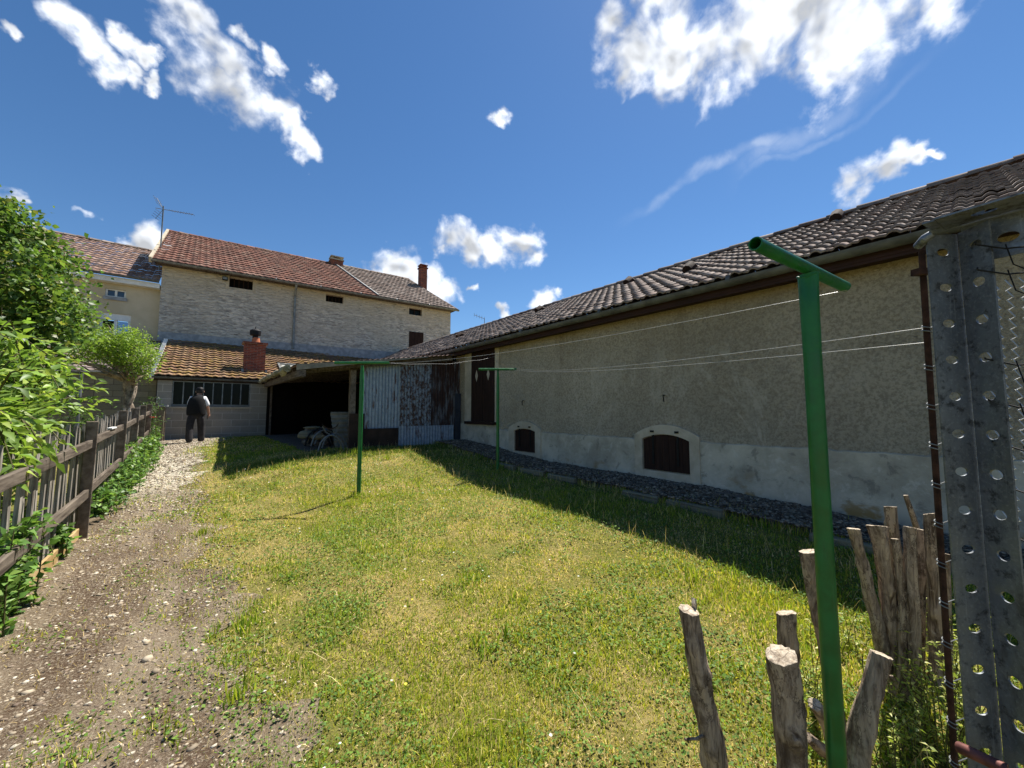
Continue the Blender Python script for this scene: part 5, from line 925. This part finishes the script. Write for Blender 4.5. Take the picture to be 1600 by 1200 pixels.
# rusty rod with wire turns, hinge strap, and pipe brace
ra = at(1440, 392, 1.21); rb = at(1488, 1185, 1.21); rb = np.array((ra[0]+(rb[0]-ra[0]), ra[1]+(rb[1]-ra[1]), -.02)); m = MB(); m.tube([ra, (ra+rb)/2, rb], .0082, 10); rod = m.build('rusty_rod', M['rust'], GF, True)
for k in range(15):
    m = MB(); c_ = ra+(rb-ra)*(.12+.06*k)
    for j in range(2): q = [c_+np.array((math.cos(t)*.0105, math.sin(t)*.0105, -.02*(t/(2*PI))+.012*j)) for t in np.linspace(0, 2*PI*.8, 9)]; m.tube(q, .0018, 5)
    m.tube([c_+cR*.008, c_+cR*.04+cU*.012], .0016, 5); m.build('wire_turn', M['zinc'], rod, True)
hb = at(1436, 425, 1.2); MB().box(hb+cR*.006, cR*.018, cF*.014, cU*.010).build('hinge_strap', M['rust'], rod); MB().tube([at(1434, 385, 1.2), at(1446, 372, 1.17), at(1456, 366, 1.16)], [.012, .013, .012], 9).build('hinge_pin', M['galv'], rod, True)
MB().tube([at(1499, 1168, 1.06), at(1530, 1182, 1.02), at(1575, 1204, .98)], .0145, 14).build('brace_pipe', plain('red oxide pipe', (.14, .05, .04), .6, .2, .4, 30), GF, True)
p = Mt('bright net wire', .35, .5, .6); p.base((.45, .46, .47)); M['netwire'] = p.m
# chain link netting in the plane of the top rail, tied to the post
m = MB(); n0 = o_+bd*.14; dia = .055; H_ = 1.85; lw = 1.5
for k in range(int(lw/dia)):
    for sgn in (0, 1):
        q = []; nz = int(H_/dia)
        for j in range(nz+1): w_ = ((j+sgn) % 2)*dia*1.04; q.append(n0+bd*(k*dia+w_)-np.array((0, 0, .13+j*dia))+bn*(.004*math.sin(j*PI+sgn*PI)))
        if k == 0 or True: m.tube(q, .0021, 4)
m.build('wire_netting', M['netwire'], GF, True)
for v_, v2 in ((420, 432), (560, 575), (625, 640), (690, 720), (755, 770), (830, 842), (905, 915), (985, 992), (380, 372)):
    m = MB(); d0 = 1.075; a_ = at(1534+(v_-500)*.085, v_, d0); b_ = n0+bd*.0; b_ = np.array((n0[0], n0[1], a_[2]-.02)); m.tube([a_-gr*.01, a_+gr*.012, (a_+b_)/2+np.array((0, 0, -.012)), b_], .0024, 5); m.tube([(a_+b_)/2, (a_+b_)/2+np.array((0, 0, -.06))+bd*.01, b_+np.array((0, 0, -.08))], .0015, 4); m.build('tie_wire', M['iron'], GF, True)
# a roll of old netting leaning behind the frame
m = MB(); c_ = at(1612, 620, 1.45); tr = random.Random(3)
for j in range(24):
    z = c_[2]+.42-j*.036
    for k in range(18):
        a = PI*.55+k*.16; r_ = .19; p0 = np.array((c_[0]+r_*math.cos(a+.4), c_[1]+r_*math.sin(a+.4), z)); p1 = np.array((c_[0]+r_*math.cos(a+.48), c_[1]+r_*math.sin(a+.48), z-.03)); p2 = np.array((c_[0]+r_*math.cos(a+.40), c_[1]+r_*math.sin(a+.40), z-.04)); m.tube([p0, p1, p2], .0022, 4)
o = m.build('netting_roll', M['netwire'], None, True); tag(o, 'shiny roll of old wire netting behind the steel frame', 'wire roll')

# ------------------------------------------------------------------ things stored by the lean-to
def g2(u, v, Y): q = onY(u, v, Y); return q
cp = g2(533, 690, 9.35); CPo = thing('leaning_panel', 'pale ridged cement sheet leaning beside the weathered lean-to post', 'panel', (2.25, 9.4, .67))
xs0, xs1 = g2(518, 640, 9.45)[0], g2(547, 640, 9.45)[0]; m = MB(); vs = []; nz = 60
for i in range(nz+1):
    z = .67+.84*i/nz; dy = .018*math.sin(i*2*PI/7.5); sk_ = (1-i/nz)*-.12*0
    for x in (xs0+.07*(1-i/nz), xs1-.02*(1-i/nz)): vs += [(x, 9.32+.22*i/nz+dy, z), (x, 9.328+.22*i/nz+dy, z)]
m.add(vs, [(4*i, 4*i+2, 4*i+6, 4*i+4) for i in range(nz)]+[(4*i+1, 4*i+5, 4*i+7, 4*i+3) for i in range(nz)]+[(4*i, 4*i+4, 4*i+5, 4*i+1) for i in range(nz)]+[(4*i+2, 4*i+3, 4*i+7, 4*i+6) for i in range(nz)]); m.build('sheet', M['fibro'], CPo, True)
p = Mt('dull tube', .5, .4, .5); p.base((.16, .17, .18)); M['dull'] = p.m
def arc_legs(m, u0, u1, vb, vt, Y, r=.016):
    q = []
    for i in range(11): t = i/10; u = u0+(u1-u0)*t; v = vb+(vt-vb)*math.sin(PI*t)**.55; q.append(onY(u, v, Y))
    m.tube(q, r, 8); return q
SC = thing('garden_chair', 'old garden chair with dark seat on arched metal tube legs', 'chair', (2.05, 8.95, .68))
m = MB(); arc_legs(m, 497, 538, 705, 680, 8.78, .018); m.build('leg', M['dull'], SC, True); m = MB(); arc_legs(m, 503, 543, 700, 678, 9.1, .018); m.build('leg', M['dull'], SC, True)
m = MB(); 
for y in (8.80, 9.08): a_ = onY(518, 681, y); m.tube([onY(504, 666, y), onY(509, 675, y), a_], .014, 7); m.tube([onY(528, 664, y), onY(526, 675, y), a_], .014, 7)
m.build('support', M['dull'], SC, True); m = MB(); vs = []; K = 9
for i in range(K):
    t = i/(K-1); u = 503+26*t; v = 661+8*math.sin(PI*t)**.7
    for y in (8.76, 9.14): q = onY(u, v, y); vs += [q, q-np.array((0, 0, .03))]
m.add(vs, [(4*i, 4*i+4, 4*i+6, 4*i+2) for i in range(K-1)]+[(4*i+1, 4*i+3, 4*i+7, 4*i+5) for i in range(K-1)]+[(4*i, 4*i+1, 4*i+5, 4*i+4) for i in range(K-1)]+[(4*i+2, 4*i+6, 4*i+7, 4*i+3) for i in range(K-1)]); m.build('seat', M['brownboard'], SC, True)
for (u0, u1, Y, lb) in ((476, 506, 9.5, 'dark arched tube leg frame resting in shade by the round stones'), (486, 520, 9.2, 'grey arched tube frame between the dark frame and garden chair')):
    T = thing('tube_frame', lb, 'metal frame', onY((u0+u1)/2, 697, Y), 'bare tube frames by the chair'); m = MB(); arc_legs(m, u0, u1+10, 697, 672, Y, .018); m.build('front_arc', M['dull'] if Y < 9.4 else M['iron'], T, True); m = MB(); arc_legs(m, u0+6, u1+14, 694, 670, Y+.35, .018); m.build('rear_arc', M['dull'] if Y < 9.4 else M['iron'], T, True)
    MB().tube([onY((u0+u1)/2+5, 672, Y), onY((u0+u1)/2+11, 670, Y+.35)], .014, 7).build('cross_tube', M['dull'], T, True)
def rock(label, c, r, sq=(1, .8, .6)):
    bm = bmesh.new(); bmesh.ops.create_icosphere(bm, subdivisions=3, radius=1); sd = random.uniform(0, 50)
    for v in bm.verts: v.co = Vector((v.co.x*sq[0], v.co.y*sq[1], v.co.z*sq[2]))*r*(1+.35*mnoise.noise(v.co*1.3+Vector((sd, 0, 0))))+Vector(c)
    me = bpy.data.meshes.new('stone'); bm.to_mesh(me); bm.free(); me.materials.append(M['stone']); me.polygons.foreach_set('use_smooth', np.ones(len(me.polygons), bool)); o = link('stone', me); return tag(o, label, 'stone', 'stones by the tube frames')
rock('larger rounded pale stone at the mouth of the lean-to', g2(479, 679, 9.9), .17); rock('smaller pale stone behind the grey tube frame', g2(499, 682, 9.6), .14, (1.3, .8, .5)); rock('flat stone lying on top of the dark tube frames', g2(489, 668, 9.9), .1, (1.8, 1, .35))
cr = g2(498, 660, 10.4); BK = thing('log_pile', 'heap of pale split logs in the dark behind the chair', 'log pile', (cr[0], 10.5, .68))
for i in range(9):
    a_ = np.array((cr[0]-.22+.17*(i % 3)+random.uniform(-.02, .02), 10.3, .76+.15*(i//3))); MB().tube([a_, a_+np.array((random.uniform(-.03, .03), .45, 0))], random.uniform(.06, .085), 9, jit=.12).build('log', M['oldwood'], BK)

# ------------------------------------------------------------------ stone kerb along the gravel bank
for i, y in enumerate(np.arange(-.9, 5.6, .72)):
    if i in (3, 6): continue
    m = MB(); x = 4.60+random.uniform(-.03, .03); z = gzf(x, y); m.box((x, y+.3, z+.02), (.055, random.uniform(-.01, .01), 0), (random.uniform(-.02, .02), random.uniform(.26, .35), 0), (0, 0, .075)); o = m.build('kerb_stone', M['stone'], None, bevel=.015)
    tag(o, 'dark worn kerb stone edging the gravel bank along the wall', 'kerb stone', 'kerb stones along the gravel bank')

# ------------------------------------------------------------------ person walking up the path
def skin(name, verts, edges, radii, mat, parent=None, root=0, sub=2, sm=True):
    me = bpy.data.meshes.new(name+'_skel'); me.from_pydata([tuple(map(float, v)) for v in verts], edges, []); o = bpy.data.objects.new(name+'_skel', me); COL.objects.link(o)
    md = o.modifiers.new('s', 'SKIN'); md.use_smooth_shade = True; o.modifiers.new('u', 'SUBSURF').levels = sub
    for i, d in enumerate(me.skin_vertices[0].data): r_ = radii[i]; d.radius = r_ if hasattr(r_, '__len__') else (r_, r_); d.use_root = (i == root)
    dg = bpy.context.evaluated_depsgraph_get(); ev = o.evaluated_get(dg); nm = bpy.data.meshes.new_from_object(ev); bpy.data.objects.remove(o); nm.materials.clear(); nm.materials.append(mat); nm.name = name
    nm.polygons.foreach_set('use_smooth', np.ones(len(nm.polygons), bool)); return link(name, nm, parent)
px, pyy = -.17, 15.7; pz = gzf(px, pyy)+.005
def PW(*l): return [(px+x, pyy+y, pz+z) for x, y, z in l]
skinm = plain('skin', (.42, .23, .16), .6, 0, .1, 20)
# skeleton: pelvis, spine, neck, head; arms; legs (x right, y away from camera, z up)
bv = PW((0, 0, .93), (.01, 0, 1.12), (.02, .01, 1.32), (.04, .03, 1.44), (.055, .05, 1.52), (.065, .07, 1.60), (.07, .075, 1.68),
 (.20, .02, 1.38), (.27, .02, 1.12), (.315, .07, .90), (.32, .09, .84),
 (-.13, .04, 1.38), (-.17, .12, 1.13), (-.10, .28, 1.05), (-.08, .34, 1.05),
 (.11, 0, .86), (.14, .05, .49), (.155, .07, .10), (.16, .16, .045), (-.10, -.02, .86), (-.13, -.08, .49), (-.12, -.20, .10), (-.12, -.12, .045))
be = [(0, 1), (1, 2), (2, 3), (3, 4), (4, 5), (5, 6), (2, 7), (7, 8), (8, 9), (9, 10), (2, 11), (11, 12), (12, 13), (13, 14), (0, 15), (15, 16), (16, 17), (17, 18), (0, 19), (19, 20), (20, 21), (21, 22)]
br = [(.14, .11), (.15, .12), (.15, .11), (.06, .06), (.06, .065), (.085, .10), (.07, .08), .055, .045, .035, .032, .055, .045, .034, .03, .09, .06, .045, .035, .09, .06, .045, .035]
body = skin('person', bv, be, br, skinm); tag(body, 'person in black vest, white shirt and cap walking away up the path', 'person'); body['_loc'] = (0, 0, 0)
def loft(name, secs, mat, n=22, sub=1):
    """rounded garment: rings (x, y, z, rx, ry)"""
    V, Fc = [], []
    for (x, y, z, rx, ry) in secs:
        for k in range(n): a = 2*PI*k/n; V.append((px+x+rx*math.cos(a)*(1+.05*math.cos(2*a)), pyy+y+ry*math.sin(a), pz+z))
    for i in range(len(secs)-1): Fc += [(i*n+k, i*n+(k+1) % n, (i+1)*n+(k+1) % n, (i+1)*n+k) for k in range(n)]
    Fc += [tuple(range(n-1, -1, -1)), tuple((len(secs)-1)*n+k for k in range(n))]
    o = MB().add(V, Fc).build(name, mat, body, True); m_ = o.modifiers.new('sub', 'SUBSURF'); m_.levels = m_.render_levels = sub; return o
tm = plain('charcoal trousers', (.024, .023, .026), .9, 0, .3, 12)
skin('trousers', PW((0, 0, .97), (0, 0, .90), (.115, .0, .83), (.145, .05, .48), (.155, .06, .20), (.16, .065, .0), (-.105, -.02, .83), (-.135, -.09, .48), (-.13, -.16, .20), (-.125, -.20, .0)), [(0, 1), (1, 2), (2, 3), (3, 4), (4, 5), (1, 6), (6, 7), (7, 8), (8, 9)], [(.20, .15), (.20, .155), .125, .10, .098, .095, .125, .10, .098, .095], tm, body, 1)
skin('shirt', PW((.015, .01, 1.25), (.03, .02, 1.36), (.18, .02, 1.365), (.255, .025, 1.20), (.265, .03, 1.10), (-.12, .04, 1.365), (-.165, .10, 1.20), (-.17, .12, 1.12)), [(0, 1), (1, 2), (2, 3), (3, 4), (1, 5), (5, 6), (6, 7)], [(.17, .13), (.14, .10), .085, .078, .08, .085, .075, .075], plain('white shirt', (.75, .76, .78), .8, 0, .06, 10), body, 0)
loft('vest', [(0, 0, .82, .215, .17), (0, 0, .83, .228, .178), (0, 0, 1.0, .235, .185), (.005, 0, 1.15, .228, .18), (.012, .005, 1.28, .212, .165), (.02, .01, 1.37, .19, .145), (.03, .02, 1.43, .135, .115), (.04, .03, 1.465, .085, .085), (.042, .032, 1.468, .06, .06)], plain('black vest', (.008, .008, .009), .9, 0, .3, 20))
hx, hy = .067, .075
loft('hair', [(hx-.005, hy-.03, 1.515, .05, .05), (hx-.005, hy-.028, 1.53, .078, .075), (hx, hy-.022, 1.58, .094, .094), (hx, hy-.015, 1.63, .096, .102), (hx, hy-.01, 1.66, .08, .09)], plain('dark grey hair', (.03, .027, .026), .9))
cp = loft('cap', [(hx, hy, 1.605, .098, .114), (hx, hy, 1.625, .103, .119), (hx, hy, 1.665, .10, .115), (hx, hy, 1.70, .082, .096), (hx, hy, 1.722, .05, .06), (hx, hy, 1.728, .01, .012)], M['iron'])
b0 = np.array(PW((hx+.03, hy+.15, 1.625))[0]); MB().box(b0, (.07, -.015, 0), (.015, .07, -.012), (0, 0, .006)).build('brim', M['iron'], cp, bevel=.005)
for sg in (-1, 1): loft('ear', [(hx+sg*.092, hy+.01, 1.545, .006, .01), (hx+sg*.098, hy+.01, 1.56, .014, .02), (hx+sg*.10, hy+.008, 1.59, .014, .024), (hx+sg*.097, hy+.006, 1.61, .006, .014)], skinm, 10)
for x, y in ((.16, .11), (-.12, -.15)): skin('shoe', PW((x, y-.09, .045), (x, y, .05), (x, y+.14, .035)), [(0, 1), (1, 2)], [(.042, .045), (.048, .05), (.045, .03)], plain('brown shoe', (.06, .035, .025), .6), body, 1)
hc = np.array(PW((.32, .09, .86))[0])
for side, hcx, dr in ((1, hc, np.array((.0, .05, -1.))), (-1, np.array(PW((-.08, .34, 1.05))[0]), np.array((.2, 1., -.2)))):
    dr = dr/np.linalg.norm(dr); m = MB(); sd = np.cross(dr, (side*1., 0, 0)); sd /= np.linalg.norm(sd); inw = np.array((-side*1., 0, 0))
    for k, (off_, ln_) in enumerate(((-.03, .07), (-.01, .08), (.01, .075), (.03, .06))): a_ = hcx+sd*off_+dr*.05; m.tube([a_-dr*.03, a_+dr*ln_*.5, a_+dr*ln_*.85+inw*.02, a_+dr*ln_*.9+inw*.045], [.011, .010, .009, .007], 7)
    a_ = hcx+sd*-.035; m.tube([a_, a_-sd*.02+dr*.03+inw*.01, a_-sd*.015+dr*.06+inw*.03], [.012, .011, .008], 7); m.tube([hcx-dr*.02, hcx+dr*.06], [.03, .036], 10); m.build('hand', skinm, body, True)
ph = thing('phone', 'small dark phone held in the hand of the walking person', 'phone', hc); MB().box(hc+np.array((-.035, .0, -.10)), (.006, 0, 0), (0, .036, 0), (0, .0, .072)).build('case', M['iron'], ph, bevel=.004)
